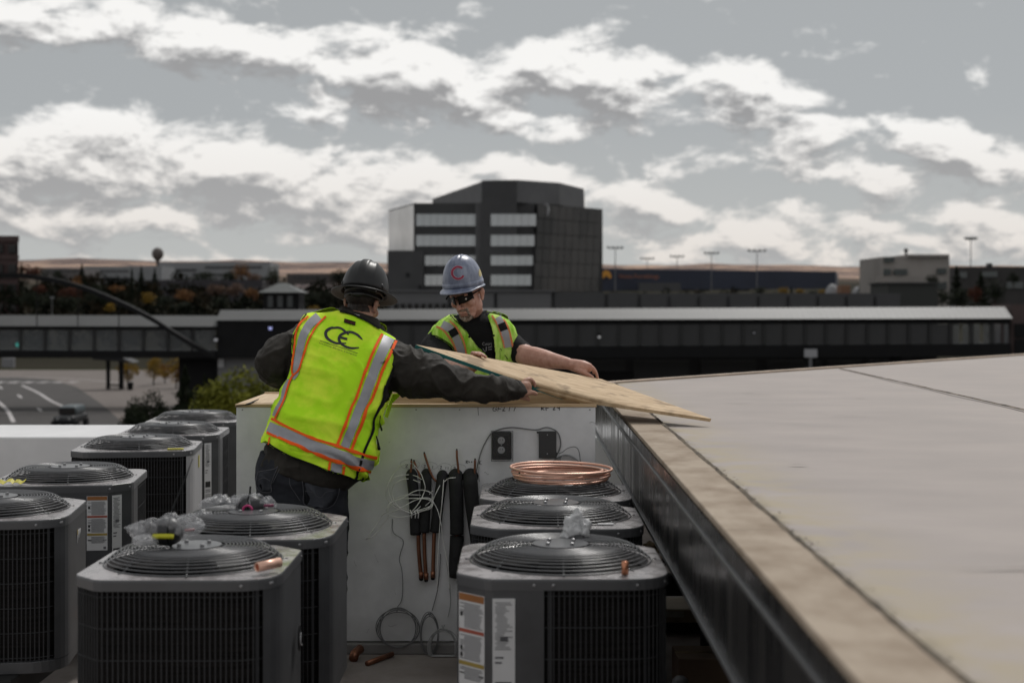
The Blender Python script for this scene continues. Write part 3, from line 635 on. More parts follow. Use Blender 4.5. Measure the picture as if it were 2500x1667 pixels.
tag(obj('litter_bin', MB().lathe([(.28,0),(.36,.75),(.40,.78),(.34,.9)], (bx_,by_,GZ), 12), M_BLK), 'black litter bin on the plaza right of the shelter', 'bin')
ux_, uy_, _ = G(18,898)
tag(obj('utility_cabinet', MB().box(ux_-.9,ux_+.9,uy_,uy_+1,GZ,GZ+1.5), mat('cabinet_grey', (.19,.19,.2), .7), bevel=.06), 'pale grey utility cabinet on the lawn at the left edge', 'cabinet')

# ---------------------------------------------------------------- trees
def crown_mesh(kind, n, seed, leaf):
    r = random.Random(seed); mb = MB(); nv = []
    if kind == 'round':
        cl = []
        for k in range(26):
            while True:
                p = Vector((r.uniform(-1,1), r.uniform(-1,1), r.uniform(-1,1)))
                if .25 < p.length < 1: break
            cl.append((Vector((p.x*.36, p.y*.36, .5+p.z*.38)), r.uniform(.10,.2)))
    for i in range(n):
        if kind == 'round':
            c, s = r.choice(cl); d = Vector((r.gauss(0,1), r.gauss(0,1), r.gauss(0,1))).normalized()*s*r.uniform(.55,1.1); p = c+d
        else:
            t = r.random()**1.4; rad = .30*(1-t)**.9*(.8+.35*math.sin(t*38)); a = r.uniform(0, 6.283); q = rad*(r.random()**.35)
            p = Vector((q*math.cos(a), q*math.sin(a), .03+t*.97+.02*r.random()-q*.18))
        u = Vector((r.gauss(0,1), r.gauss(0,1), r.gauss(0,.7))).normalized(); v = u.orthogonal().normalized(); s = leaf*r.uniform(.6,1.4)
        if r.random() < .5: v = u.cross(v)
        mb.add([p-u*s, p+v*s*.55, p+u*s, p-v*s*.55], [(0,1,2,3)])
    return mb.mesh('crown')
PROT = {}
for s in range(3):
    PROT['round',s] = crown_mesh('round', 1500, 10+s, .030); PROT['cone',s] = crown_mesh('cone', 1400, 20+s, .032)
PROT['round','near'] = crown_mesh('round', 16000, 31, .017); PROT['cone','near'] = crown_mesh('cone', 10000, 33, .019)
def leafmat(nm, a, b): return mat('leaves_'+nm, a, .85, spec=.12, col2=b, scale=3.5, detail=3, lo=.38, hi=.62)
LM = {'D': leafmat('dark_green', (.006,.010,.006), (.022,.028,.014)), 'O': leafmat('rust_orange', (.10,.045,.018), (.26,.13,.05)), 'Y': leafmat('yellow', (.13,.08,.012), (.30,.185,.025)),
      'R': leafmat('dark_red', (.05,.016,.012), (.12,.045,.025)), 'B': leafmat('brown', (.09,.055,.042), (.19,.12,.085)), 'G': leafmat('olive_green', (.06,.07,.010), (.20,.20,.028)), 'V': leafmat('grey_green', (.03,.035,.022), (.07,.075,.045))}
CN = {'D':'dark green','O':'rust orange','Y':'golden yellow','R':'dark red','B':'tawny brown','G':'olive green','V':'grey-green'}
M_BARK = mat('bark', (.035,.028,.022), .95, var=.3, scale=6)
TM = {}
def tree(x, yt, yb, wpx, Y, col, kind, lab, var=0, base=None, grp='trees beyond the footbridge'):
    zb = Zp(yb, Y) if base is None else base; h = Zp(yt, Y)-zb; wd = wpx/FP*Y
    T = thing('conifer_tree' if kind == 'cone' else 'deciduous_tree', lab, 'tree', (Xp(x,Y),Y,zb), grp)
    key = (kind, var, col)
    if key not in TM: TM[key] = PROT[kind,var].copy(); TM[key].materials.append(LM[col])
    o = bpy.data.objects.new('crown', TM[key]); link(o, T); f = (.72 if kind == 'round' else .6)
    o.scale = (wd/f*.95, wd/f*.95, h*(.86 if kind == 'round' else .97)); o.location = (0, 0, h*.12 if kind == 'round' else h*.02); o.rotation_euler = (0,0,random.uniform(0,6.28))
    if 'trunk' not in TM:
        tb = MB().tube([(0,0,-.12),(.01,0,.2),(0,.01,.5),(.01,0,.75)], [.035,.026,.018,.006], 7)
        for a in range(5): an = a*1.26; tb.tube([(0,0,.3+a*.06),(.12*math.cos(an),.12*math.sin(an),.45+a*.06),(.22*math.cos(an),.22*math.sin(an),.55+a*.06)], [.012,.008,.003], 5)
        TM['trunk'] = tb.mesh('trunk'); TM['trunk'].materials.append(M_BARK)
    o = bpy.data.objects.new('trunk', TM['trunk']); link(o, T); q = min(h*.9, wd*1.3); o.scale = (q, q, h)
    return T
TR = [ # x, ytop, ybase, width px, depth, colour, kind, where
 (70,640,690,50,420,'R','round','beside the brick building'),(52,638,680,18,400,'D','cone','pointed, between brick building and red tree'),(92,650,690,44,430,'D','round','behind the dark red tree by the brick building'),
 (140,655,690,26,500,'D','round','small, on the open slope right of the dark red tree'),(200,645,705,34,450,'D','cone','tall, left of the long pale warehouse'),(188,672,715,26,430,'O','round','at the foot of the tall conifer left of the warehouse'),
 (98,690,725,30,380,'R','round','just under the dark arch near the left edge'),(170,700,740,50,360,'R','round','wide, under the middle of the dark arch'),(25,690,765,90,300,'D','round','large and dark, at the left edge under the arch'),
 (90,705,768,70,290,'D','round','dark, under the arch left of the street lamp'),(172,720,770,60,280,'D','round','very dark, right of the street lamp'),(240,690,765,60,300,'D','round','dark, behind the arch below the pale warehouse'),
 (285,692,720,36,400,'O','round','bright, right above the dark arch middle'),(268,738,768,26,270,'Y','round','small, just above the bridge roof under the arch'),(322,655,740,26,420,'D','cone','tall and dark, in front of the pale warehouse end'),
 (345,650,715,30,430,'D','cone','dark, below the water tower'),(378,655,715,30,440,'D','cone','dark, right below the water tower stem'),(362,712,752,44,330,'Y','round','round, above the bridge roof below the water tower'),
 (310,730,768,50,290,'D','round','dark, between two yellow trees above the bridge'),(400,720,768,60,300,'D','round','dark, right of the round yellow tree'),(450,705,742,52,340,'O','round','tawny orange dome, over the left bridge end'),
 (447,732,768,54,290,'D','round','dark, below the orange dome tree'),(500,660,712,60,500,'D','round','dark, in front of the three-row building'),(590,642,690,44,520,'O','round','tall and glowing, against the pale building'),
 (560,655,700,34,540,'D','round','dark, left of the tall glowing orange tree'),(622,665,705,36,500,'B','round','between the tall orange and the grey-green tree'),(668,648,700,30,520,'V','round','against the hills left of the pavilion'),
 (648,668,705,24,490,'D','round','small, at the foot of the grey-green tree'),(530,692,732,48,380,'B','round','left one of the tawny pair'),(575,690,730,48,380,'B','round','right one of the tawny pair'),(615,695,745,34,350,'O','round','narrow, beside the pavilion'),
 (540,722,768,56,320,'D','round','dark, below the tawny pair'),(595,722,768,56,315,'D','round','dark, left of the pavilion'),(760,700,770,60,330,'D','round','dark, right of the pavilion'),(800,705,770,50,340,'D','round','dark, left of the black hard hat brim'),
 (768,745,775,36,260,'Y','round','small, at the bridge roof right of the pavilion'),(830,650,705,50,520,'D','round','dark, behind the black hard hat'),(1855,700,722,34,520,'D','round','before the blue warehouse, left of two yellow trees'),
 (1912,700,722,30,500,'Y','round','left one of the bright pair before the warehouse'),(1953,702,722,22,500,'Y','round','right one of the bright pair before the warehouse'),(1932,700,722,14,490,'D','cone','squeezed between the two yellow trees'),
 (1985,708,724,26,480,'D','round','low, left of the white dome tent'),(2007,703,724,18,490,'Y','round','by the white dome tent'),(2102,685,715,22,460,'D','cone','pointed, over the smaller white tent'),
 (2276,668,700,34,310,'D','round','against the tan office right wall'),(2335,650,745,50,300,'D','cone','tall dark spruce right of the tan office'),(2395,665,748,60,290,'D','cone','tall dark spruce below the far right house'),(2430,680,750,56,280,'D','round','dark, below the far right house'),
 (2380,690,750,30,270,'R','round','dull red, between the two spruces'),(2350,700,755,60,285,'D','round','black mass behind the bridge end'),(2474,662,700,30,390,'D','round','in front of the far right house'),(2300,700,755,40,280,'D','round','dark, at the dark annex corner')]
for i, (x,yt,yb,wp,Y,c,k,wh) in enumerate(TR):
    tree(x,yt,yb,wp,Y,c,k, '%s %s, %s' % (CN[c] if CN[c].split()[0] not in wh else CN[c].split()[-1], 'conifer' if k == 'cone' else 'tree', wh), i % 3)
for i, (x,yt,wp,Y,c,wh) in enumerate([(312,872,50,168,'Y','under the bridge behind the shelter'),(375,868,44,172,'Y','thin-trunked, left one at the plaza edge'),(430,872,60,165,'Y','wide, at the right edge of the plaza'),(402,880,40,176,'O','between the two plaza yellow trees'),(455,890,46,158,'R','low, beside the black stair wall')]):
    tree(x,yt,0,wp,Y,c,'round','%s tree, %s' % (CN[c], wh), i % 3, base=GZ, grp='plaza trees')
tree(592,893,0,215,62,'G','round','olive green bushy tree just beyond the roof, left of the vest','near',base=GZ,grp='trees beside the building')
tree(366,950,0,120,62,'D','round','small dark tree poking up behind the farthest fan units','near',base=GZ,grp='trees beside the building')
tree(332,985,0,90,60,'D','round','lowest dark tree left of the farthest fan unit','near',base=GZ,grp='trees beside the building')
tree(452,895,0,120,90,'D','cone','dark spruce left of the olive tree, behind the fan units','near',base=GZ,grp='trees beside the building')
tree(500,915,0,80,85,'D','cone','second dark spruce, against the olive tree','near',base=GZ,grp='trees beside the building')
# ---------------------------------------------------------------- roof deck, parapet, raised roof on the right
def attr_mix(m, nm, axis, a, b, col, fac=1., nscale=6., nlo=.4, nhi=.6):
    """blend a colour in between two object coordinates, broken up by noise (stains that stay on the surface)"""
    nt = m.node_tree; bs = nt.nodes['Principled BSDF']; src = bs.inputs['Base Color'].links[0].from_socket
    g = nt.nodes.new('ShaderNodeNewGeometry'); s = nt.nodes.new('ShaderNodeSeparateXYZ'); ll(nt, g.outputs['Position'], s.inputs[0])
    n = nt.nodes.new('ShaderNodeTexNoise'); n.inputs['Scale'].default_value = nscale; n.inputs['Detail'].default_value = 6; ll(nt, g.outputs['Position'], n.inputs['Vector'])
    off = math_n(nt, 'MULTIPLY', math_n(nt, 'SUBTRACT', n.outputs['Fac'], .5), .35*abs(b-a)*2)
    v = math_n(nt, 'ADD', s.outputs[axis], off)
    if axis == 0: v = math_n(nt, 'SUBTRACT', v, math_n(nt, 'MULTIPLY', s.outputs[1], YAW))
    r = nt.nodes.new('ShaderNodeMapRange'); r.interpolation_type = 'SMOOTHSTEP'; ll(nt, v, r.inputs[0]); r.inputs[1].default_value = a; r.inputs[2].default_value = b
    r.inputs[3].default_value = 1; r.inputs[4].default_value = 0
    n2 = nt.nodes.new('ShaderNodeMapRange'); ll(nt, n.outputs['Fac'], n2.inputs[0]); n2.inputs[1].default_value = nlo; n2.inputs[2].default_value = nhi
    f = math_n(nt, 'MULTIPLY', math_n(nt, 'MULTIPLY', r.outputs[0], n2.outputs[0]), fac)
    mx = nt.nodes.new('ShaderNodeMix'); mx.data_type = 'RGBA'; ll(nt, f, mx.inputs[0]); ll(nt, src, mx.inputs[6]); mx.inputs[7].default_value = (*col, 1)
    ll(nt, mx.outputs[2], bs.inputs['Base Color'])
M_FLOOR = mat('deck_concrete', (.20,.17,.155), .85, col2=(.30,.265,.245), scale=3, detail=8, bump=.15, bscale=40)
struct('floor', MB().box(-9, 7, -3, 12.2, -.3, 0), M_FLOOR)
struct('building_wall', MB().box(-8.9, 6.9, -2.9, 12.1, GZ, -.3), mat('building_stucco', (.2,.19,.18), .9))
M_WHITE = mat('white_membrane', (.66,.66,.67), .55, var=.06, scale=2.5, detail=6, bump=.05, bscale=12)
struct('parapet', MB().box(-8.6, 3.2, 10.9, 12.0, .002, .652), M_WHITE, bevel=.015)
# raised roof
ZR = 1.09
XF = .503
def far_edge(X): return 10.4+(X-.71)*(16.4-10.4)/(5.9-.71)
def rq(x0, x1, y0, y1, z0, z1):   # box along the roof direction
    return MB().add([(RX(x0,y0),y0,z0),(RX(x1,y0),y0,z0),(RX(x1,y1),y1,z0),(RX(x0,y1),y1,z0),(RX(x0,y0),y0,z1),(RX(x1,y0),y0,z1),(RX(x1,y1),y1,z1),(RX(x0,y1),y1,z1)],
            [(3,2,1,0),(4,5,6,7),(0,1,5,4),(1,2,6,5),(2,3,7,6),(3,0,4,7)])
M_MEMB = mat('roof_membrane', (.268,.230,.212), .6, spec=.3, col2=(.345,.302,.281), scale=2.2, stretch=(.8,1.4,1), detail=12, bump=.08, bscale=9, roughvar=.08, rot=(0,0,.22))
attr_mix(M_MEMB, 'stain', 0, .66, 1.05, (.33,.27,.16), .8, 7., .38, .62)
attr_mix(M_MEMB, 'dirt', 0, .66, .72, (.12,.10,.075), .7, 14., .45, .6)
XE = 12.0
top = [(RX(XF+.16,-3),-3),(XE,-3),(XE,far_edge(XE)),(.60+.16,far_edge(.6))]
struct('roof', MB().prism([(RX(XF+.02,-3),-3),(XE,-3),(XE,far_edge(XE)-.02),(RX(XF+.02,10.2),10.25)], .78, ZR-.012), mat('roof_core', (.10,.09,.08), .9))
mem = MB(); R = []
for j in range(60):
    Y = lerp(-3, 17.5, j/59); row = []
    for i in range(60):
        t = i/59; X = lerp(RX(XF+.02, 0), XE, t**1.6); Ye = far_edge(X); Yv = lerp(-3, Ye, j/59); X = X+YAW*Yv
        row.append((X, Yv, ZR+.006*noise.noise(Vector((X*1.3, Yv*.9, 0)))*(1 if 0 < j < 59 else 0)-.0))
    R.append(row)
struct('roof_membrane', mem.rings(R, False, False), M_MEMB, smooth=True)
# trim along the far edge, tan from weather
a = Vector((.60,far_edge(.60),0)); b = Vector((XE,far_edge(XE),0))
fe = MB().prism([(a.x,a.y-.03),(b.x,b.y-.03),(b.x,b.y+.05),(a.x,a.y+.05)], .95, ZR+.012)
struct('far_edge_trim', fe, mat('edge_trim', (.42,.32,.24), .6, var=.15, scale=4), bevel=.006)
# tan edge strip with worn joints, in lengths
M_STRIP = mat('edge_strip_tan', (.245,.19,.14), .85, spec=.2, col2=(.38,.315,.25), scale=3.6, stretch=(1.8,1.2,1), detail=9, bump=.12, bscale=30, lo=.35, hi=.62)
ES = bpy.data.objects.new('edge_strip', None); S.collection.objects.link(ES); ES['kind'] = 'structure'
yj = [-3, -.4, 1.75, 3.55, 5.42, 7.5, 10.33]
for i in range(len(yj)-1):
    o = obj('strip_length', rq(XF-.004, XF+.150, yj[i]+.0025, yj[i+1]-.0025, ZR-.01, ZR+.010), M_STRIP, ES, bevel=.004)
cau = MB(); R = []
for k in range(420):
    Y = -3+13.3*k/419; wv = .008+.006*max(0, noise.noise(Vector((Y*3.1,0,3))))+.004*noise.noise(Vector((Y*11,0,1))); dx = .006*noise.noise(Vector((Y*2.2,5,0)))
    x = XF+.153+dx; R.append([(RX(x-wv,Y),Y,ZR+.0105),(RX(x,Y),Y,ZR+.016+.004*noise.noise(Vector((Y*9,2,0)))),(RX(x+wv,Y),Y,ZR+.0102)])
struct('sealant_joint', cau.rings(R, False, False), mat('dirty_sealant', (.04,.031,.022), .9, col2=(.17,.135,.095), scale=9, detail=6))
fx = MB(); r = random.Random(21)
for k in range(26):
    X = r.uniform(1.0,5.5); Y = r.uniform(2.4,9.5); a_ = r.uniform(-.5,.5); L_ = r.uniform(.06,.35)
    u = Vector((math.cos(a_),math.sin(a_)*.4,0)); v = Vector((-u.y,u.x,0)).normalized()*r.uniform(.003,.009); c = Vector((X,Y,ZR+.0075))
    R = [[c+u*L_*t-v*math.sin(math.pi*min(.98,max(.02,(t+.5)))), c+u*L_*t+v*math.sin(math.pi*min(.98,max(.02,(t+.5))))] for t in np.linspace(-.5,.5,9)]
    fx.rings(R, False, False)
o = obj('scuff_marks', fx, mat('scuff_grey', (.15,.13,.12), .8, col2=(.27,.24,.22), scale=30)); tag(o,'faint dark scuff marks scattered over the roof membrane','scuffs',kind='stuff')
# dirt and leaf bits lying along the joint
db = MB(); r = random.Random(5)
for k in range(80):
    Y = r.choice([r.uniform(1.5,9.5), r.gauss(4.6,.5), r.gauss(3.1,.35)]); X = RX(XF+.155+abs(r.gauss(0,.013)),Y); s = r.uniform(.003,.010); a_ = r.uniform(0,6.28)
    u = Vector((math.cos(a_),math.sin(a_),.2))*s; v = Vector((-math.sin(a_),math.cos(a_),.1))*s*.5; c = Vector((X,Y,ZR+.014)); db.add([c-u,c+v,c+u,c-v],[(0,1,2,3)])
o = obj('leaf_litter', db, mat('dry_leaf', (.06,.04,.025), .9, var=.4, scale=30)); tag(o,'dark leaf litter caught along the roof joint','leaf litter',kind='stuff')
# the seam across the far part of the membrane
seam = MB(); R = []
for k in range(120):
    t = k/119; Y = lerp(-2.5, 12.68, t); X = 2.50+.034*Y*.97+ .004*noise.noise(Vector((Y*4,0,0))); 
    R.append([(X-.008,Y,ZR+.007),(X,Y,ZR+.013+.004*noise.noise(Vector((Y*7,0,3)))),(X+.008,Y,ZR+.007)])
struct('membrane_seam', seam.rings(R, False, False), MATS['dirty_sealant'])
# fascia: dark reflective panels between two pale metal drip edges
FA = bpy.data.objects.new('fascia', None); S.collection.objects.link(FA); FA['kind'] = 'structure'
M_FAS = mat('fascia_metal', (.018,.018,.019), .28, metal=.35, col2=(.05,.047,.046), scale=2.0, stretch=(1,5,.25), detail=7, bump=.03, bscale=6, roughvar=.1)
M_EDGE = mat('drip_edge_metal', (.12,.12,.125), .4, metal=.4, var=.15, scale=4)
yp = [-3,-1.2,.6,1.9,3.1,4.25,5.35,6.45,7.6,8.8,10.3]
for i in range(len(yp)-1):
    obj('fascia_panel', rq(XF, XF+.018, yp[i]+.003, yp[i+1]-.003, .782, 1.018), M_FAS, FA, bevel=.002)
obj('upper_fascia', rq(XF-.006, XF+.018, -3, 10.3, 1.034, 1.078), M_FAS, FA)
obj('drip_edge', rq(XF-.014, XF+.018, -3, 10.3, 1.019, 1.033), M_EDGE, FA, bevel=.002)
obj('drip_edge', rq(XF-.014, XF+.03, -3, 10.3, .765, .781), M_EDGE, FA, bevel=.002)
obj('end_panel', MB().prism([(RX(XF,10.3),10.3),(XE,far_edge(XE)-.01),(XE,far_edge(XE)+.01),(RX(XF,10.3),10.34)], .77, 1.078), M_FAS, FA)
for i, (x, y) in enumerate([(.62,6.3),(.75,3.0),(.72,9.7)]):
    tag(obj('support_post', MB().tube([(RX(x,y)+.19 if i==0 else RX(x,y),y,0),(RX(x,y)+.19 if i==0 else RX(x,y),y,.78)], .031, 16), mat('post_paint', (.05,.052,.058), .5), smooth=True), ['dark round post under the pale drip edge behind the tan box','dark round post hidden under the near fascia','dark round post under the far fascia end'][i], 'post', 'posts under the raised roof')
struct('under_roof_wall', MB().box(2.3, 2.4, -3, 10, .001, .78), mat('under_wall', (.03,.028,.026), .9))
# black support rails of the fan units
M_RUB = mat('black_rubber', (.008,.008,.008), .8, var=.2, scale=10)
def rail(x0, x1, y0, y1, z0, z1, lab):
    T = thing('equipment_rail', lab, 'support rail', ((x0+x1)/2,(y0+y1)/2,0), 'black rails under the fan units')
    obj('beam', MB().box(x0,x1,y0,y1,z0,z1), M_RUB, T, bevel=.006)
    for k in range(3): xx = lerp(x0+.06,x1-.06,k/2) if x1-x0 > y1-y0 else (x0+x1)/2; yy = (y0+y1)/2 if x1-x0 > y1-y0 else lerp(y0+.06,y1-.06,k/2); obj('foot', MB().box(xx-.05,xx+.05,yy-.04,yy+.04,0,z0), M_RUB, T)
rail(-.12,.05,4.2,6.7,.14,.238,'black rail under the front side of the right row of fan units')
rail(.33,.46,4.2,6.7,.14,.238,'black rail under the fascia side of the right row of fan units')
rail(-1.34,-1.2,4.2,5.75,.14,.238,'black rail under the outer side of the middle fan units')
rail(-.86,-.72,4.2,5.75,.14,.238,'black rail under the inner side of the middle fan units')
rail(-2.42,-2.28,5.4,10.7,.14,.238,'long black rail under the outer side of the left row')
rail(-2.02,-1.9,5.4,10.7,.14,.238,'long black rail under the inner side of the left row')
rail(.50,2.2,7.02,7.10,.225,.327,'thin black cross rail reaching under the raised roof')
# things kept under the raised roof
CB = thing('flat_carton', 'flat tan carton with a white label lying under the raised roof', 'box', (.8,7.3,.0))
obj('carton_body', MB().box(.62,1.35,7.2,7.5,.055,.119), mat('tan_card', (.32,.25,.17), .85, var=.1, scale=5), CB, bevel=.004)
obj('carton_top', MB().box(.625,1.345,7.205,7.495,.1195,.1215), mat('tan_card_lit', (.36,.31,.25), .85, var=.1, scale=5), CB)  # top sheet in a paler card colour, its light painted in
obj('label', MB().box(.66,.87,7.1955,7.1995,.083,.112), mat('paper_label', (.5,.48,.42), .7), CB)
me = text_mesh('FRAGILE', .022); me.transform(Matrix.Translation((.69,7.194,.090)) @ Matrix.Rotation(math.radians(90),4,'X')); obj('label_print', me, M_BLK, CB)
obj('shade_block', MB().box(.60,1.4,7.21,7.5,.0,.054), M_RUB, CB)  # black block stands in for the shade under the carton
BX = thing('cardboard_box', 'brown cardboard box near the foot of the dark round post', 'box', (.85,6.05,0))
obj('carton_body', MB().box(.69,1.0,5.9,6.14,.0,.19), mat('brown_card', (.22,.15,.10), .85, var=.1, scale=5), BX, bevel=.003)
obj('flap', MB().box(.692,.998,5.905,6.135,.1905,.1935), mat('brown_card_lit', (.27,.19,.13), .85), BX)  # lighter copy of the card colour, light on the box top painted in
obj('tape', MB().box(.69,1.0,6.0,6.04,.1937,.1945), mat('packing_tape', (.3,.22,.12), .3), BX)
tag(obj('vent_pipe', MB().lathe([(.031,0),(.031,.32),(.028,.345),(.016,.356),(.003,.358)], (Xp(1661,5.0),5.0,0), 20), mat('grey_pvc', (.12,.12,.125), .5), smooth=True), 'grey capped pipe end at the bottom edge beside the big fan unit', 'pipe')
lf = MB(); r = random.Random(9)
for cx, cy, n, sp in ((1.0,9.6,90,.10),(.99,9.15,60,.07),(1.02,8.8,16,.2)):
    for k in range(n):
        c = Vector((cx+r.gauss(0,sp*.6), cy+r.gauss(0,sp), .01+abs(r.gauss(0,.02)))); u = Vector((r.gauss(0,1),r.gauss(0,1),r.gauss(0,.5))).normalized()*r.uniform(.012,.03); v = u.orthogonal()*.45
        lf.add([c-u,c+v,c+u,c-v],[(0,1,2,3)])
o = obj('leaf_pile', lf, mat('fallen_leaves', (.05,.035,.02), .9, col2=(.13,.09,.05), scale=40)); tag(o,'dry leaves blown against the drip edge on the deck','leaves',kind='stuff')
# ---------------------------------------------------------------- the white curb box
BX0, BX1, BY0, BY1, BZ = Xp(577,6.8), Xp(1454,6.8), 6.80, 7.62, 1.184
CBX = thing('roof_curb_box', 'large white-clad curb box with an open timber top and scribbled marker notes', 'equipment box', ((BX0+BX1)/2,7.2,0))
M_BOARD = mat('grey_white_board', (.60,.60,.61), .38, col2=(.80,.80,.81), scale=3.2, detail=10, bump=.04, bscale=8, roughvar=.08)
attr_mix(M_BOARD, 'dirt', 2, .0, .35, (.33,.31,.30), .6, 5., .35, .7)  # board colour darker towards the bottom, broken up by noise
mb = MB(); T_ = .02
obj('front_panel', MB().box(BX0,BX1,BY0,BY0+T_,.055,BZ-.012), M_BOARD, CBX, bevel=.002)
obj('back_panel', MB().box(BX0,BX1,BY1-T_,BY1,.0,BZ-.012), M_BOARD, CBX)
obj('side_panel', MB().box(BX0,BX0+T_,BY0+T_+.001,BY1-T_-.001,.0,BZ-.012), M_BOARD, CBX)
obj('side_panel', MB().box(BX1-T_,BX1,BY0+T_+.001,BY1-T_-.001,.0,BZ-.012), M_BOARD, CBX)
obj('base_flashing', MB().box(BX0-.01,BX1+.01,BY0-.035,BY0+.01,.0,.05), mat('flashing', (.20,.19,.185), .7, var=.15, scale=6), CBX, bevel=.006)
M_PINE = mat('pine_lumber', (.46,.31,.17), .7, col2=(.62,.46,.29), scale=5, stretch=(1,14,14), detail=6)
M_PINEY = mat('pine_lumber_cross', (.50,.36,.22), .7, col2=(.66,.51,.34), scale=5, stretch=(14,1,14), detail=6)
obj('timber_rail', MB().box(BX0-.005,BX1+.005,BY0-.004,BY0+.038,BZ-.011,BZ+.004), M_PINE, CBX, bevel=.002)
obj('timber_rail', MB().box(BX0+.02,BX1-.02,BY0+.021,BY0+.058,BZ-.15,BZ-.012), M_PINE, CBX)
obj('timber_rail', MB().box(BX0,BX1,BY1-.06,BY1-.022,BZ-.14,BZ+.012), M_PINE, CBX, bevel=.002)
obj('timber_rail', MB().box(BX0+.0,BX0+.20,BY0+.040,BY1-.061,BZ-.010,BZ+.006), M_PINEY, CBX, bevel=.002)
obj('timber_rail', MB().box(BX1-.04,BX1,BY0+.040,BY1-.061,BZ-.14,BZ+.004), M_PINEY, CBX, bevel=.002)
obj('insulation_bed', MB().box(BX0+.03,BX1-.03,BY0+.06,BY1-.07,BZ-.4,BZ-.35), mat('insulation', (.14,.08,.04), .95), CBX)
obj('membrane_flap', MB().add([P(575,992,6.79),P(612,985,6.79),P(632,974,6.95),P(597,988,6.78)],[(0,1,2,3)]), M_BLK, CBX, sol=.004)
# marker writing: hand-drawn strokes lying on the panel
M_INK = mat('marker_ink', (.012,.012,.014), .6)
def wp(x, y, lift=.0015): q = P(x, y, 6.8); return Vector((q.x, 6.8-lift, q.z))
def C4(x, y): return (900+x/3.267, 950+y/3.267)
def C9(x, y): return (960+x/9.8, 1080+y/9.8)
def strokes(name, L, f, r=.0022, mt=None, parent=None):
    for s in L:
        pts = [wp(*f(*p)) for p in (curve_pts(s, 4) if len(s) > 2 else s)]
        if len(pts) < 2: continue
        obj(name, MB().tube(pts, r*.5, 5), mt or M_INK, parent or CBX)
W = {'G':[[(30,8),(12,2),(0,18),(8,34),(26,32),(28,20),(16,20)]], 'F':[[(4,36),(6,4),(32,4)],[(5,18),(26,18)]], 'I':[[(0,3),(26,3)],[(13,3),(12,34)],[(0,34),(26,34)]],
     '1':[[(8,2),(7,36)]], '7':[[(0,4),(24,3),(20,36)]], 'R':[[(4,36),(6,2)],[(0,4),(24,4),(26,14),(6,18),(28,36)]], '2':[[(2,8),(12,0),(20,8),(4,32),(24,31)]], '9':[[(20,12),(10,4),(4,14),(14,20),(20,8),(19,38)]],
     'K':[[(4,0),(4,38)],[(24,2),(5,20),(26,38)]], 'o':[[(12,16),(4,24),(10,34),(18,28),(12,16)]], 'f':[[(20,4),(10,8),(10,38)],[(2,20),(18,20)]], 'Z':[[(0,4),(24,4),(0,34),(26,34)]], '-':[[(2,20),(14,20)]], 'T':[[(0,3),(28,3)],[(14,3),(13,36)]]}
def write(txt, x, y, s, f, r=.0022, sl=0):
    for ch in txt:
        for st in W.get(ch, []): strokes('marker_stroke', [[(x+px_*s+(36-py)*sl, y+py*s) for px_, py in st]], f, r)
        x += (38 if ch not in '1I' else 26)*s if ch != ' ' else 22*s
write('GFI 17', 988, 138, 1.0, C4, .003, .2); write('RF 29', 1374, 132, .95, C4, .0035)
strokes('marker_stroke', [[(873,128),(872,160),(877,208)]], C4, .002)
strokes('marker_stroke', [[(2055,570),(2050,750),(2062,935)]], C9, .002)
write('2', 290, 510, 2.6, C9, .0026); write('1', 470, 510, 2.0, C9); write('2', 725, 530, 2.2, C9, .0026); write('1', 930, 545, 2.0, C9)
write('2', 1115, 555, 2.2, C9, .0026); write('11', 1245, 570, 2.0, C9); write('2', 1440, 575, 2.2, C9, .0026)
write('R', 1735, 425, 2.0, C9, .0026); write('oof', 1800, 420, 1.6, C9, .0022); write('K', 2050, 430, 2.4, C9, .0026); write('Z', 1775, 620, 1.8, C9, .0026); write('K', 1960, 630, 1.7, C9)
M_PENCIL = mat('pencil_grey', (.25,.25,.25), .7)
for cx, cy, rx, ry in ((400,520,235,115),(870,560,190,90),(1235,590,165,95),(1560,610,185,95)):
    strokes('circled_note', [[(cx+rx*math.cos(t), cy+ry*math.sin(t)) for t in np.linspace(0,6.1,14)]], C9, .0012, M_PENCIL)
for x,y,l in [(80,640,8),(60,300,10),(500,640,5)]: pass
for x in np.linspace(592,1440,9):
    for y in (1000,1585): obj('fastener', MB().ell(wp(x,y,.001),(.004,.002,.004),8,5), mat('fastener_zinc', (.3,.3,.3), .5), CBX)
M_SMUD = mat('smudge', (.36,.36,.365), .6, col2=(.50,.50,.505), scale=40)
r = random.Random(8)
for k in range(34):
    x, y = r.uniform(600,1440), r.uniform(1010,1560); a_ = r.uniform(-.6,.6)+(1.57 if r.random()<.4 else 0); L_ = r.uniform(4,22)
    c = [(x+math.cos(a_)*L_*t, y+math.sin(a_)*L_*t+3*math.sin(t*5+k)) for t in np.linspace(0,1,5)]
    obj('scuff', MB().rings([[wp(p[0],p[1]-r.uniform(.4,1.4),.0008), wp(p[0],p[1]+r.uniform(.4,1.4),.0008)] for p in c], False, False), M_SMUD, CBX)
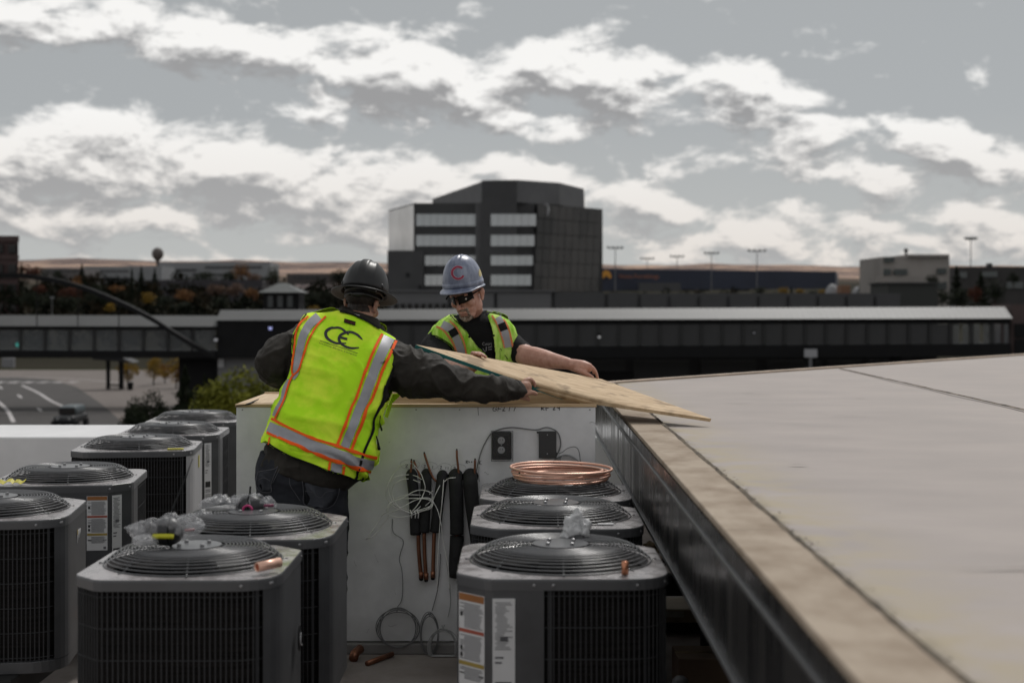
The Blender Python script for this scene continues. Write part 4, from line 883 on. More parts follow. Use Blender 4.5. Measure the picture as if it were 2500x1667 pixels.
# outlet with clear in-use cover
OU = thing('outdoor_outlet', 'black double power outlet with white sockets under a clear bubble cover', 'power outlet', tuple(wp(1226,1088)))
M_BPL = mat('black_plastic', (.012,.012,.013), .35)
def wbox(x0, y0, x1, y1, d0, d1):   # on the panel, px rect, depth range in front
    a, b = P(x0,y1,6.8), P(x1,y0,6.8); return MB().box(a.x, b.x, 6.8-d1, 6.8-d0, a.z, b.z)
obj('backing_plate', wbox(1201,1053,1249,1121,.0005,.012), M_BPL, OU, bevel=.006)
obj('face_plate', wbox(1210,1060,1241,1113,.012,.022), M_BPL, OU, bevel=.004)
M_SOCK = mat('socket_grey', (.38,.38,.39), .45)
for y in (1074,1097):
    c = P(1224,y,6.8); s = obj('socket', MB().lathe([(.001,.0),(.017,.0),(.0175,-.004),(.016,-.006),(.001,-.006)], (0,0,0), 20), M_SOCK, OU, world=False)
    s.rotation_euler = (math.radians(-90),0,0); s.location = Vector((c.x, 6.8-.022, c.z))-ABS[OU.name]
    for dx in (-.006,.006): obj('slot', MB().box(c.x+dx-.0012,c.x+dx+.0012,6.7705,6.772,c.z,c.z+.008), M_BPL, s if 0 else OU)
obj('centre_screw', MB().ell(P(1224,1085.5,6.777),(.003,.002,.003),8,5), M_SOCK, OU)
M_CLEAR = mat('clear_cover', (.10,.10,.10), .15, alpha=.14, spec=.35)
obj('clear_cover', wbox(1200,1051,1252,1124,.024,.062), M_CLEAR, OU, bevel=.014)
obj('cover_rim', MB().tube([wp(1200,1051,.02),wp(1252,1051,.02),wp(1252,1124,.02),wp(1200,1124,.02),wp(1200,1051,.02)],.0025,6), mat('clear_rim', (.25,.25,.26), .2, alpha=.7), OU)
GB = thing('junction_box', 'dark grey blank junction box beside the covered outlet', 'junction box', tuple(wp(1337,1084)))
M_GB = mat('junction_grey', (.035,.036,.038), .45)
obj('box_body', wbox(1316,1053,1356,1114,.0005,.02), M_BPL, GB, bevel=.003)
obj('cover_plate', wbox(1315,1051,1358,1117,.0205,.026), M_GB, GB, bevel=.002)
for y in (1060,1106): obj('screw', MB().ell(P(1336,y,6.8)-Vector((0,.026,0)),(.003,.002,.003),8,5), M_SOCK, GB)
for x,y in ((1313,1055),(1358.5,1106)): obj('conduit_knob', MB().ell(P(x,y,6.79),(.006,.008,.005),8,6), M_BPL, GB)
def cable(name, lab, pts, r, m, f=lambda x,y:(x,y), d=.008, group=None, n=6, cat='cable', closed=False):
    c = curve_pts([(*f(p[0],p[1]), (p[2] if len(p)>2 else d)) for p in pts], n)
    mb = MB().tube([Vector((P(x,y,6.8).x, 6.8-dd, P(x,y,6.8).z)) for x, y, dd in c], r, 6)
    return tag(obj(name, mb, m, smooth=True), lab, cat, group)
M_CABG = mat('grey_cable', (.17,.17,.175), .5); M_CABW = mat('white_cable', (.78,.77,.75), .45)
cable('cable','grey cable arching over the covered outlet down to the pipes',[(845,735),(862,640),(900,490),(970,360),(1040,320),(1150,303),(1330,322),(1420,302),(1500,335),(1528,400),(1525,470),(1490,540)],.0028,M_CABG,C4)
cable('cable','thin grey cable looping right of the junction box',[(1490,510),(1540,500),(1580,470),(1640,455),(1675,490),(1690,600)],.0018,M_CABG,C4,.02)
CW = thing('cable_coil','loose grey cable coil below the junction box','cable coil',tuple(wp(1395,1125)))
for k in range(6):
    c = curve_pts([C4(1460+k*12,590+k*2),C4(1500+k*8,545-k*4),C4(1580+k*6,520-k*2+k*5),C4(1660+k*5,560+k*4),C4(1705+k*3,640)],6)
    obj('strand', MB().tube([Vector((P(x,y,6.8).x,6.8-.012-k*.004,P(x,y,6.8).z)) for x,y in c],.0016,5), M_CABG, CW)
# line-set pipes: foam sleeves coming out of round holes, copper ends
M_FOAM = mat('black_foam', (.016,.016,.017), .8, var=.25, scale=20, bump=.15, bscale=60)
M_COPD = mat('copper_dull', (.20,.085,.05), .42, metal=.8, col2=(.33,.15,.09), scale=14, stretch=(1,1,.3))
M_COP = mat('copper_bright', (.78,.48,.37), .40, metal=.55, var=.12, scale=12)
sl_ = [ # sleeve polyline (C4 coords), radius px
 ([(343,690),(352,730),(365,850),(372,1000),(378,1148)],34,'first from the left, short, with a folded mouth'),
 ([(462,690),(462,740),(455,900),(448,1040),(445,1128)],35,'second from the left, overlapping the first'),
 ([(590,700),(580,760),(560,900),(545,1040),(533,1128)],34,'third from the left, over a bare round hole'),
 ([(694,700),(697,760),(703,900),(706,1040),(706,1142)],44,'fourth from the left, cut in two lengths'),
 ([(812,700),(816,760),(828,900),(850,1060),(870,1200),(880,1400)],46,'rightmost, longest, partly behind the fan unit')]
for i, (pl, rr_, lb) in enumerate(sl_):
    q0 = P(*C4(*pl[0]),6.8)
    T = thing('insulated_pipe', 'black foam pipe sleeve, '+lb, 'pipe', (q0.x,6.75,q0.z), 'insulated pipes coming out of the box')
    r0 = rr_*1.25/3.267/510; c = curve_pts([C4(*p) for p in pl], 6)
    pts = [Vector((P(x,y,6.8).x, 6.8-min(r0*1.1+.006, .012+k*.009+r0*.2), P(x,y,6.8).z)) for k,(x,y) in enumerate(c)]
    pts = [Vector((pts[0].x, 6.81, pts[0].z+.004)), Vector((pts[0].x, 6.795, pts[0].z+.012))]+pts
    obj('foam_sleeve', MB().tube(pts, [r0*.8,r0*.95]+[r0]*len(c), 16), M_FOAM, T, smooth=True)
    hb = MB().tube([wp(*C4(pl[0][0],pl[0][1]-4),.0005), wp(*C4(pl[0][0],pl[0][1]-4),.003)], r0*1.12, 22); obj('hole_rim', hb, M_BLK, T)
    if i == 3: obj('lower_sleeve', MB().tube([wp(*C4(706,1160),.03),wp(*C4(700,1300),.03),wp(*C4(695,1440),.03),wp(*C4(690,1490),.03)], [r0,r0,r0,r0*.8], 16), M_FOAM, T, smooth=True)
    if i == 3: obj('copper_neck', MB().tube([wp(*C4(706,1135),.03),wp(*C4(706,1170),.03)], r0*.35, 10), M_COPD, T)
    tops = {0:[[(345,562),(343,620),(339,685),(350,720)]], 1:[[(365,570),(385,620),(405,670),(415,715)]], 2:[[(447,507),(470,580),(500,665),(530,715),(575,745)]], 3:[[(705,482),(707,540),(715,610),(725,720)]], 4:[[(850,558),(848,640),(845,735)]]}[i]
    for tp in tops:
        cc = curve_pts([C4(*p) for p in tp], 5); pp = [Vector((P(x,y,6.8).x, 6.8-.03+.0*k, P(x,y,6.8).z)) for k,(x,y) in enumerate(cc)]
        cs = obj('copper_stub', MB().tube(pp, .0052, 10), M_COPD, T, smooth=True)
        obj('stub_opening', MB().tube([pp[0]+Vector((0,-.0035,.004)),pp[0]+Vector((0,-.0055,.0045))], .0042, 10), M_BLK, T)
    bots = {0:[[(398,1140),(405,1300),(422,1495)]], 1:[[(445,1125),(450,1300),(462,1505)]], 2:[[(526,1125),(520,1300),(515,1490)]], 3:[], 4:[]}[i]
    for tp in bots:
        cc = curve_pts([C4(*p) for p in tp], 5); pp = [Vector((P(x,y,6.8).x, 6.8-.032, P(x,y,6.8).z)) for x,y in cc]
        obj('copper_pipe', MB().tube(pp, .0095, 12), M_COPD, T, smooth=True)
        obj('pipe_collar', MB().tube([pp[-1]+Vector((0,0,.03)),pp[-1]], .0115, 12), M_COPD, T, smooth=True)
        obj('pipe_mouth', MB().ell(pp[-1]+Vector((0,-.004,-.004)), (.0105,.006,.008),12,6), M_BLK, T)
# white coil hanging at the pipes
WC = thing('cable_coil','bright white cable coil tied and hanging in front of the pipes','cable coil',tuple(wp(1000,1220)))
CT = [[(345,582),(280,590),(215,650),(165,740),(145,830),(170,890),(240,940),(330,965)],[(430,705),(380,680),(290,672),(215,690),(165,760),(185,860),(250,930),(340,975)],[(420,730),(340,705),(260,712),(205,760),(200,850),(260,930),(350,980)],
      [(150,960),(190,900),(280,850),(370,800),(450,790),(505,810),(520,860),(500,910),(430,940),(370,960)],[(165,985),(230,1000),(330,990),(420,960),(500,930),(520,880),(480,850),(380,850),(260,860),(180,890),(150,950)],
      [(155,975),(240,940),(350,880),(430,855),(490,860),(515,900),(470,935),(400,950)],[(340,970),(400,900),(440,830),(460,760),(440,690),(415,640),(370,580)],[(345,980),(420,920),(470,850),(510,800),(515,810),(505,870),(440,930)],
      [(150,965),(110,1000),(60,1080),(-10,1180)],[(175,990),(110,1080),(50,1150),(0,1175)],[(520,880),(560,960),(585,1060),(600,1200),(640,1400),(650,1568)],[(520,870),(540,820),(575,750)],[(605,705),(595,850),(575,1050),(560,1300),(555,1568)],[(700,685),(650,690),(610,720)],
      [(170,880),(230,920),(330,950),(440,940),(500,905)],[(160,940),(210,870),(300,830),(400,830),(480,850),(515,890)]]
for k, s in enumerate(CT): 
    c = curve_pts([(*C4(*p),0) for p in s], 6); obj('strand', MB().tube([Vector((P(x,y,6.8).x, 6.8-.05-(k%7)*.006-.010*math.sin(i*.4+k), P(x,y,6.8).z)) for i,(x,y,_) in enumerate(c)], .0022, 6), M_CABW, WC, smooth=True)
for x in (345,375,398): obj('tie', MB().tube([wp(*C4(x,945),.1),wp(*C4(x+12,965),.11),wp(*C4(x+8,1000),.10)],.003,6), M_CABW, WC)
def C8(x, y): return (900+x/4.9475, 1350+y/4.9475)
def coil(name, lab, cx, cy, rx, ry, n, m, seed, tail=None, d=.02):
    r = random.Random(seed); T = thing(name, lab, 'cable coil', tuple(wp(*C8(cx,cy))))
    for k in range(n):
        a, b, ox, oy, ph = rx*r.uniform(.8,1.03), ry*r.uniform(.82,1.03), r.uniform(-14,14), r.uniform(-12,12), r.uniform(0,6)
        c = [C8(cx+ox+a*math.cos(ph+t), cy+oy+b*math.sin(ph+t)) for t in np.linspace(0, 6.28, 40)]
        obj('strand', MB().tube([Vector((P(x,y,6.8).x, 6.8-d-k*.005, max(.006,P(x,y,6.8).z))) for x,y in c], .0019, 6), m, T, smooth=True)
    if tail: 
        c = curve_pts([C8(*p) for p in tail], 6); obj('tail', MB().tube([Vector((P(x,y,6.8).x, 6.8-.015, P(x,y,6.8).z)) for x,y in c], .0019, 6), m, T, smooth=True)
    obj('tie', MB().tube([wp(*C8(cx-15,cy-ry*.98),.03),wp(*C8(cx,cy-ry*.86),.05),wp(*C8(cx+12,cy-ry*1.0),.03)],.003,6), m, T)
coil('cable_coil','round grey cable coil hanging low on the left of the white panel',350,890,265,240,5,M_CABG,1,[(350,640),(400,560),(415,400),(405,200),(375,80),(385,0),(420,-160),(300,-260),(290,-420)])
coil('cable_coil','narrow dark grey cable coil in the middle, low on the panel',745,950,105,250,4,M_CABG,2,[(770,680),(830,450),(860,200),(870,0)],.04)
coil('cable_coil','pale cable coil resting on the deck next to the large fan unit',905,1090,185,240,6,mat('pale_cable',(.36,.36,.36),.5),3,[(960,760),(990,600),(980,400),(935,0)],.07)
tag(obj('copper_offcut', MB().tube([(P(896,1617,6.55).x,6.55,.012),(P(957,1586,6.7).x,6.72,.014)], .0125, 14), M_COPD, smooth=True), 'brown copper pipe offcut lying on the deck before the panel', 'pipe offcut')
tag(obj('copper_elbow', MB().tube([(P(862,1612,6.6).x,6.62,.02),(P(868,1595,6.7).x,6.66,.03),(P(880,1590,6.7).x,6.7,.045)], .022, 14), M_COPD, smooth=True), 'short brown copper elbow on the deck behind the middle fan unit', 'pipe offcut')
tag(obj('foam_sleeve_bundle', MB().tube([Vector((Xp(505,7.0),6.8,.05)),Vector((Xp(508,7.0),6.9,.30)),Vector((Xp(525,7.0),7.0,.52)),Vector((Xp(550,7.0),7.05,.65)),Vector((Xp(590,7.05),7.08,.69))], .05, 14), M_FOAM, smooth=True), 'black foam pipe bend at the left end of the white box', 'pipe')
# ---------------------------------------------------------------- OSB sheet being lowered onto the box
M_OSB = mat('osb_wood', (.36,.235,.125), .78, col2=(.62,.47,.30), scale=9, stretch=(.9,5,1), detail=9, bump=.12, bscale=70, rot=(0,0,.35), lo=.3, hi=.68)
attr_mix(M_OSB, 'print', 1, 50, 60, (.2,.13,.07), .75, 9., .56, .66)
bp = [P(1015,841,6.70), P(1376,968,6.85), P(1737,1022,6.66), P(1468,925,7.60)]
N_ = 16; R = []
for i in range(N_+1):
    u = i/N_; row = []
    for j in range(N_+1):
        v = j/N_; p = bp[0]*(1-u)*(1-v)+bp[1]*u*(1-v)+bp[2]*u*v+bp[3]*(1-u)*v; row.append(p)
    R.append(row)
OS = thing('osb_sheet', 'tan OSB sheet with a teal painted edge held tilted over the box', 'wood sheet', tuple(bp[1]))
SHn = (bp[1]-bp[0]).cross(bp[3]-bp[0]).normalized()
if SHn.z < 0: SHn = -SHn
TH = .016
mb = MB(); vt = [p for row in R for p in row]; nn_ = N_+1
fs = [(i*nn_+j, (i+1)*nn_+j, (i+1)*nn_+j+1, i*nn_+j+1) for i in range(N_) for j in range(N_)]
k = len(vt); vs = vt+[p-SHn*TH for p in vt]
bd = [i*nn_ for i in range(N_+1)]+[N_*nn_+j for j in range(1,nn_)]+[i*nn_+N_ for i in range(N_-1,-1,-1)]+[j for j in range(N_-1,0,-1)]
fs += [tuple(k+i for i in f)[::-1] for f in fs]+[(bd[i], k+bd[i], k+bd[(i+1)%len(bd)], bd[(i+1)%len(bd)]) for i in range(len(bd))]
obj('sheet', MB().add(vs, fs), M_OSB, OS)
e0, e1 = bp[0], bp[1]; out = (e1-e0).cross(SHn).normalized()
if out.y > 0: out = -out
obj('teal_edge', MB().add([e0+out*.001-SHn*TH*1.02, e1+out*.001-SHn*TH*1.02, e1+out*.001+SHn*.0003, e0+out*.001+SHn*.0003, e0+out*.0025-SHn*TH*1.02, e1+out*.0025-SHn*TH*1.02, e1+out*.0025+SHn*.0003, e0+out*.0025+SHn*.0003],
   [(3,2,1,0),(4,5,6,7),(0,1,5,4),(1,2,6,5),(2,3,7,6),(3,0,4,7)]), mat('teal_paint', (.02,.15,.14), .6, var=.2, scale=20), OS)
# ---------------------------------------------------------------- condensing fan units
M_GREY = mat('unit_grey_paint', (.058,.059,.063), .45, var=.16, scale=7, detail=8, bump=.02, bscale=30, spec=.5)
M_TOP = mat('unit_top_lit_paint', (.19,.178,.18), .27, col2=(.36,.34,.345), scale=9, lo=.4, hi=.62, detail=8, bump=.04, bscale=18, spec=.6, roughvar=.1)  # lid top paler than its skirt, sky reflection mixed into the paint
M_SKIRT = mat('cover_skirt_paint', (.082,.083,.088), .36, var=.08, scale=6)
M_TOPG = mat('unit_top_green', (.17,.22,.12), .36, col2=(.28,.32,.22), scale=6, detail=6, bump=.04, bscale=18)  # green reflection of the vest mixed into the lid colour; no unit uses it
M_WIRE = mat('guard_wire', (.034,.035,.038), .5, spec=.3, var=.1)
M_RING = mat('grille_wire', (.080,.081,.086), .30, var=.1, spec=.6)
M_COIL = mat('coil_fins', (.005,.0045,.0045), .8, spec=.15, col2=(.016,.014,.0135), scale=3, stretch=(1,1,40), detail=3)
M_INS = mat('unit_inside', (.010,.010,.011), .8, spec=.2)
M_SCREW = mat('screw_zinc', (.32,.32,.33), .35, metal=.6)
M_LAB = mat('label_white', (.58,.58,.59), .55, var=.04)
M_LOR = mat('label_orange', (.30,.12,.035), .6); M_LRED = mat('label_red', (.33,.08,.05), .6); M_LYE = mat('label_yellow', (.34,.25,.06), .6)
M_LTX = mat('label_print_grey', (.13,.13,.14), .7); M_LTB = mat('label_print_black', (.02,.02,.02), .6); M_SIDE = mat('pale_side_panel', (.33,.33,.34), .45, var=.05)
ZB_, ZT_ = .24, .831
def outline(W, cham, rad, n=8):
    """ccw from front-left; corner list: FL, FR, BR, BL, each ('c', size) or ('r', size)"""
    h = W/2; P4 = [(-h,-h,(0,1),(1,0)),(h,-h,(-1,0),(0,1)),(h,h,(0,-1),(-1,0)),(-h,h,(1,0),(0,-1))]; out = []
    for (x,y,a,b), (k,s) in zip(P4, cham):
        p0 = Vector((x+a[0]*s, y+a[1]*s)); p1 = Vector((x+b[0]*s, y+b[1]*s))
        if k == 'c': out += [p0, p1]
        else:
            for i in range(n+1):
                t = i/n; c = Vector((x,y)); out.append(p0*(1-t)**2+c*2*t*(1-t)+p1*t*t)
    return [(p.x,p.y) for p in out]
def resamp(poly, N, bulge=0.):
    out = []
    for i in range(N):
        a = 2*math.pi*i/N; d = Vector((math.cos(a), math.sin(a))); best = 0
        for j in range(len(poly)):
            p, q = Vector(poly[j]), Vector(poly[(j+1)%len(poly)]); e = q-p; det = d.x*(-e.y)+e.x*d.y
            if abs(det) < 1e-9: continue
            t = (p.x*(-e.y)+e.x*p.y)/det; s_ = (d.x*p.y-d.y*p.x)/det
            if t > 0 and -1e-6 <= s_ <= 1+1e-6: best = max(best, t)
        out.append((d.x*best, d.y*best))
    return out
def peri(poly):   # arc-length table
    L = [0]
    for i in range(len(poly)): L.append(L[-1]+math.dist(poly[i], poly[(i+1)%len(poly)]))
    return L
def along(poly, L, s):
    s = s % L[-1]
    for i in range(len(poly)):
        if s <= L[i+1]+1e-9:
            t = (s-L[i])/max(1e-9, L[i+1]-L[i]); p, q = poly[i], poly[(i+1)%len(poly)]
            return (lerp(p[0],q[0],t), lerp(p[1],q[1],t)), (q[0]-p[0], q[1]-p[1])
    return poly[0], (1,0)
UC = {}
def band(poly, z0, z1, inset, s0, s1, th=.0):
    """a wall of sheet metal that follows the outline from arc position s0 to s1 (unit perimeter, 0 = front-left corner)"""
    q = [(x*(1-inset), y*(1-inset)) for x, y in poly]; L = peri(q); n = max(2, int((s1-s0)*80)); A = []
    for k in range(n+1): A.append(along(q, L, lerp(s0, s1, k/n)*L[-1])[0])
    # keep the exact corners
    return MB().rings([[(x*(1-.02),y*(1-.02),z0) for x,y in A],[(x,y,z0) for x,y in A],[(x,y,z1) for x,y in A],[(x*(1-.02),y*(1-.02),z1) for x,y in A]], False, False)
def unit(lab, X, Y, W=.655, cham=None, panel=(0,.2), green=False, labels=None, side_pale=False, rot=0., dz=0., emblem=None, torn=None, wires=True):
    cham = cham or [('c',.10),('r',.13),('r',.10),('r',.10)]
    T = thing('fan_unit', lab, 'air conditioner', (X, Y, ZB_), 'outdoor condenser fan units', rotz=rot)
    H = ZT_-ZB_+dz; poly = outline(W, cham, 0); key = (round(W,3), str(cham), round(H,3))
    def put(n, build, m, k2='', par=None, smooth=False, bevel=0, kind=None):
        kk = (n, key, k2); me = mesh_copy_cache(UC, kk, lambda: build().mesh(n, smooth=smooth))
        if not me.materials: me.materials.append(m)
        o = bpy.data.objects.new(n, me); link(o, par or T)
        if bevel: q = o.modifiers.new('b','BEVEL'); q.width = bevel; q.segments = 2; q.limit_method = 'ANGLE'; q.angle_limit = math.radians(35)
        if kind: o['kind'] = kind
        return o
    put('base_pan', lambda: MB().prism([(x*1.0,y*1.0) for x,y in poly], 0, .045), M_GREY, bevel=.003)
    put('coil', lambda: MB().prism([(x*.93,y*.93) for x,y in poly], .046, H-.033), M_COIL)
    # top cover with a round opening
    N = 96; op = resamp(poly, N); RH = W*.435
    def cover():
        mb = MB(); cs = [(math.cos(2*math.pi*i/N), math.sin(2*math.pi*i/N)) for i in range(N)]
        o1 = [(x*1.008,y*1.008,H-.034) for x,y in op]; o2 = [(x*1.008,y*1.008,H-.005) for x,y in op]; o3 = [(x*1.0,y*1.0,H) for x,y in op]
        i1 = [(c*(RH+.004),s*(RH+.004),H+.004) for c,s in cs]; i2 = [(c*RH,s*RH,H+.002) for c,s in cs]; i3 = [(c*RH,s*RH,H-.09) for c,s in cs]
        return mb.rings([o3,i1,i2,i3], True, False)
    def skirt():
        return MB().rings([[(x*1.008,y*1.008,H-.034) for x,y in op],[(x*1.008,y*1.008,H-.006) for x,y in op],[(x*1.004,y*1.004,H-.001) for x,y in op],[(x*1.0,y*1.0,H+.0002) for x,y in op]], True, False)
    TC = put('top_cover', cover, M_TOPG if green else M_TOP, 'g' if green else '', bevel=0)
    put('cover_skirt', skirt, M_SKIRT, par=TC)
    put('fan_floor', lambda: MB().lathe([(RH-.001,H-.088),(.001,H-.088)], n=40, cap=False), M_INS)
    # service panel
    p0, p1 = panel
    put('service_panel', lambda: band(poly, .046, H-.034, -.004, p0, p1), M_SIDE if side_pale else M_GREY, str(panel)+str(side_pale))
    # guard wires on the open sides
    def guard():
        mb = MB(); q = [(x*.985,y*.985) for x,y in poly]; L = peri(q); s = p1*L[-1]+.012; e = (p0+1)*L[-1]-.006
        while s < e:
            (x,y), _ = along(q, L, s); r = .0018
            mb.add([(x-r,y-r,.046),(x+r,y-r,.046),(x+r,y+r,.046),(x-r,y+r,.046),(x-r,y-r,H-.034),(x+r,y-r,H-.034),(x+r,y+r,H-.034),(x-r,y+r,H-.034)],[(0,1,5,4),(1,2,6,5),(2,3,7,6),(3,0,4,7)]); s += .0163
        for z in np.linspace(.06, H-.052, 6):
            n = 90; A = [along(q, L, lerp(p1, p0+1, k/n)*L[-1])[0] for k in range(n+1)]
            mb.rings([[(x,y,z-.0016),(x*1.006,y*1.006,z),(x,y,z+.0016)] for x,y in A], False, False)
        return mb
    put('wire_guard', guard, M_WIRE, str(panel), kind='stuff')
    for c in [p1+.008, p0+.992]+[c for c in (.258,.5,.742,.985) if p1+.03 < c < p0+.97]:
        def post(c=c):
            q = [(x*.99,y*.99) for x,y in poly]; L = peri(q); (x,y),d = along(q, L, c*L[-1]); l = math.hypot(*d) or 1; dx, dy = d[0]/l*.004, d[1]/l*.004
            return MB().add([(x-dx,y-dy,.046),(x+dx,y+dy,.046),(x+dx,y+dy,H-.034),(x-dx,y-dy,H-.034)],[(0,1,2,3)])
        put('corner_post', post, M_WIRE, str(round(c,3)))
    # fan grille: domed rings on ribs with a plate in the middle
    GR = put('fan_grille', lambda: MB().lathe([(W*.14,H+.0525),(W*.14,H+.055),(.02,H+.056),(.001,H+.056)], n=32, cap=False), M_RING, 'hub')
    def prof(r):
        t = max(0, min(1, (W*.45-r)/(W*.45-W*.32))); return H+.006+.046*(math.sin(t*math.pi/2))
    radii = list(np.linspace(W*.165, W*.31, 9))+list(np.linspace(W*.328, W*.45, 8))
    for k, r in enumerate(radii):
        me = mesh_copy_cache(UC, ('ring', key, k), lambda: MB().rings([[((r+.0024*math.cos(b))*math.cos(2*math.pi*i/72), (r+.0024*math.cos(b))*math.sin(2*math.pi*i/72), prof(r)+.0024*math.sin(b)) for b in (0,1.57,3.14,4.71)] for i in range(73)], True, False).mesh('ring', smooth=True))
        if not me.materials: me.materials.append(M_RING)
        link(bpy.data.objects.new('ring', me), GR)
    me = mesh_copy_cache(UC, ('rib', key), lambda: MB().tube([(r,0,prof(r)-.004) for r in np.linspace(W*.13,W*.455,14)]+[(W*.475,0,H+.005)], .0026, 6).mesh('rib', smooth=True))
    if not me.materials: me.materials.append(M_RING)
    for k in range(8): o = bpy.data.objects.new('rib', me); link(o, GR); o.rotation_euler = (0,0,math.radians(45*k+ (8 if X < 0 else 0)))
    for k in range(4):
        me = mesh_copy_cache(UC, ('bolt', key), lambda: MB().lathe([(.007,H+.056),(.007,H+.063),(.001,H+.065)], (W*.085,0,0), 8, False).mesh('bolt'))
        if not me.materials: me.materials.append(M_SCREW)
        o = bpy.data.objects.new('bolt', me); link(o, GR); o.rotation_euler = (0,0,math.radians(90*k+40))
    # fan below the grille
    FN = put('fan', lambda: MB().lathe([(.07,H-.085),(.075,H-.02),(.07,H-.006),(.001,H-.004)], n=20, cap=False), M_INS, smooth=True)
    def blade():
        mb = MB(); R = []
        for k in range(8):
            r = lerp(.06, RH-.02, k/7); a0, a1 = -.36*(1-.25*k/7), .42*(1-.1*k/7)
            R.append([(r*math.cos(lerp(a0,a1,j/6)), r*math.sin(lerp(a0,a1,j/6)), H-.055+.045*j/6) for j in range(7)])
        return mb.rings(R, False, False)
    for k in range(3): o = put('blade', blade, mat('blade_metal', (.022,.022,.024), .5, spec=.3), par=FN); o.rotation_euler = (0,0,math.radians(120*k+X*300))
    # screws along the cover skirt
    sm = mesh_copy_cache(UC, 'screw', lambda: MB().ell((0,0,0),(.0055,.003,.0055),8,5).mesh('screw'))
    if not sm.materials: sm.materials.append(M_SCREW)
    q = [(x*1.012,y*1.012) for x,y in poly]; L = peri(q)
    for s in (p0+.012, p1-.012, p1+.012, .245, .29, .53, .77):
        (x,y),d = along(q, L, (s%1)*L[-1]); o = bpy.data.objects.new('screw', sm); link(o, T); o.location = (x,y,H-.018); o.rotation_euler = (0,0,math.atan2(d[1],d[0]))
    # labels on the outline: (arc s0, s1, z1, z0, kind)
    for (s0,s1,z1,z0,kd) in (labels or []):
        LB_ = obj('warning_label' if kd == 'w' else 'rating_label', band(poly, H-z0, H-z1, -.010, s0, s1), M_LAB, T, world=False)
        def strip(n, a, b, u0, u1, m, lift=-.0125): obj(n, band(poly, H-lerp(z1,z0,b), H-lerp(z1,z0,a), lift, lerp(s0,s1,u0), lerp(s0,s1,u1)), m, LB_, world=False)
        r = random.Random(int(z0*1000))
        if kd == 'w':
            strip('orange_header', .005, .075, .02, .98, M_LOR); strip('red_bar', .36, .395, .02, .98, M_LRED); strip('yellow_bar', .685, .725, .02, .98, M_LYE)
            for a in list(np.arange(.10,.345,.018))+list(np.arange(.42,.66,.018))+list(np.arange(.745,.87,.018)):
                strip('text_line', a, a+.008, r.choice([.06,.22,.22]), r.uniform(.8,.95), M_LTX)
            for a in (.19,.53,.60): strip('hazard_symbol', a, a+.045, .06, .16, M_LTB)
            strip('text_line', .80,.812,.04,.22,M_LTB); strip('text_line', .80,.812,.78,.96,M_LTB); strip('code_patch', .93,.975,.8,.93,M_LTX)
        else:
            for a in list(np.arange(.03,.40,.016)): strip('text_line', a, a+.006, r.choice([.12,.2]), r.uniform(.5,.9), M_LTX)
            strip('diagram_box', .30,.34,.35,.7,M_LTX); strip('text_line', .46,.475,.12,.5,M_LTX); strip('text_line', .50,.515,.12,.42,M_LTX)
            strip('black_plate', .66,.76,.12,.85,M_LTB)
            for a in (.80,.83,.88,.91,.94): strip('text_line', a, a+.012, .12, .88, M_LTX)
    return T
c1 = [('c',.10),('r',.15),('c',.10),('r',.10)]; c2 = [('c',.09),('r',.15),('c',.10),('c',.10)]
U_D = unit('large grey fan unit with two long white labels and a wadded bag on top', .158, 4.635, panel=(-.10,.128), cham=c1, labels=[(.005,.052,.055,.36,'w'),(.064,.092,.058,.44,'r')])
U_M = unit('grey fan unit between the copper coil unit and the two-label unit', .172, 5.60, cham=c1, panel=(.5,.7), labels=[])
U_R = unit('farthest grey fan unit of the right row, under the copper coil', .19, 6.335, cham=c1, panel=(-.1,.12), labels=[(.005,.05,.09,.36,'w')])
U_A = unit('grey fan unit with a bagged part and bright copper fitting on its lid', -1.029, 4.605, W=.63, panel=(.275,.5), cham=c2, labels=[], green=False)
U_B = unit('grey fan unit whose bagged part has a pink ring, behind the copper fitting', -.975, 5.36, panel=(.275,.5), cham=c2, green=False)
U_1 = unit('grey fan unit cut by the left edge, with a torn sticker on its side panel', -2.104, 5.78, panel=(.275,.5), cham=c2, rot=math.radians(8))
U_2 = unit('fan unit with a solid dark front, warning label and yellow tape on its lid', -2.13, 6.86, rot=math.radians(7), panel=(.075,.36), cham=[('c',.08),('c',.09),('r',.1),('c',.1)], labels=[(.203,.241,.05,.30,'w'),(.250,.272,.05,.42,'r')])
U_3 = unit('slightly bigger fan unit with open wire front and pale side panel', -2.205, 8.40, W=.69, rot=math.radians(7), panel=(.275,.5), cham=c2, side_pale=True)
U_4 = unit('fan unit before the white parapet, label and white edge strip on its corner', -2.225, 9.36, rot=math.radians(4), panel=(.075,.36), cham=[('c',.08),('c',.09),('r',.1),('c',.1)], labels=[(.203,.241,.05,.29,'w'),(.250,.272,.05,.42,'r')])
U_5 = unit('farthest fan unit of the left row, half hidden by the white box', -2.30, 10.37, rot=math.radians(4), panel=(.075,.36), cham=[('c',.08),('c',.09),('r',.1),('c',.1)], labels=[(.203,.241,.05,.29,'w')])
# emblem ovals on the side panels
def emblem(T, y, z):
    b = MB().ell((0,0,0),(.004,.030,.045),20,9); o = obj('emblem', b, M_BPL, T, world=False); o.location = (.332,y,z)
    c = curve_pts([(-.008,.02),(-.016,.0),(-.008,-.018),(.006,-.024)],6); r_ = obj('emblem_curl', MB().tube([(.0055,a,b_) for a,b_ in c],.003,6), M_SOCK, o, world=False)
emblem(U_A, .06, .33)
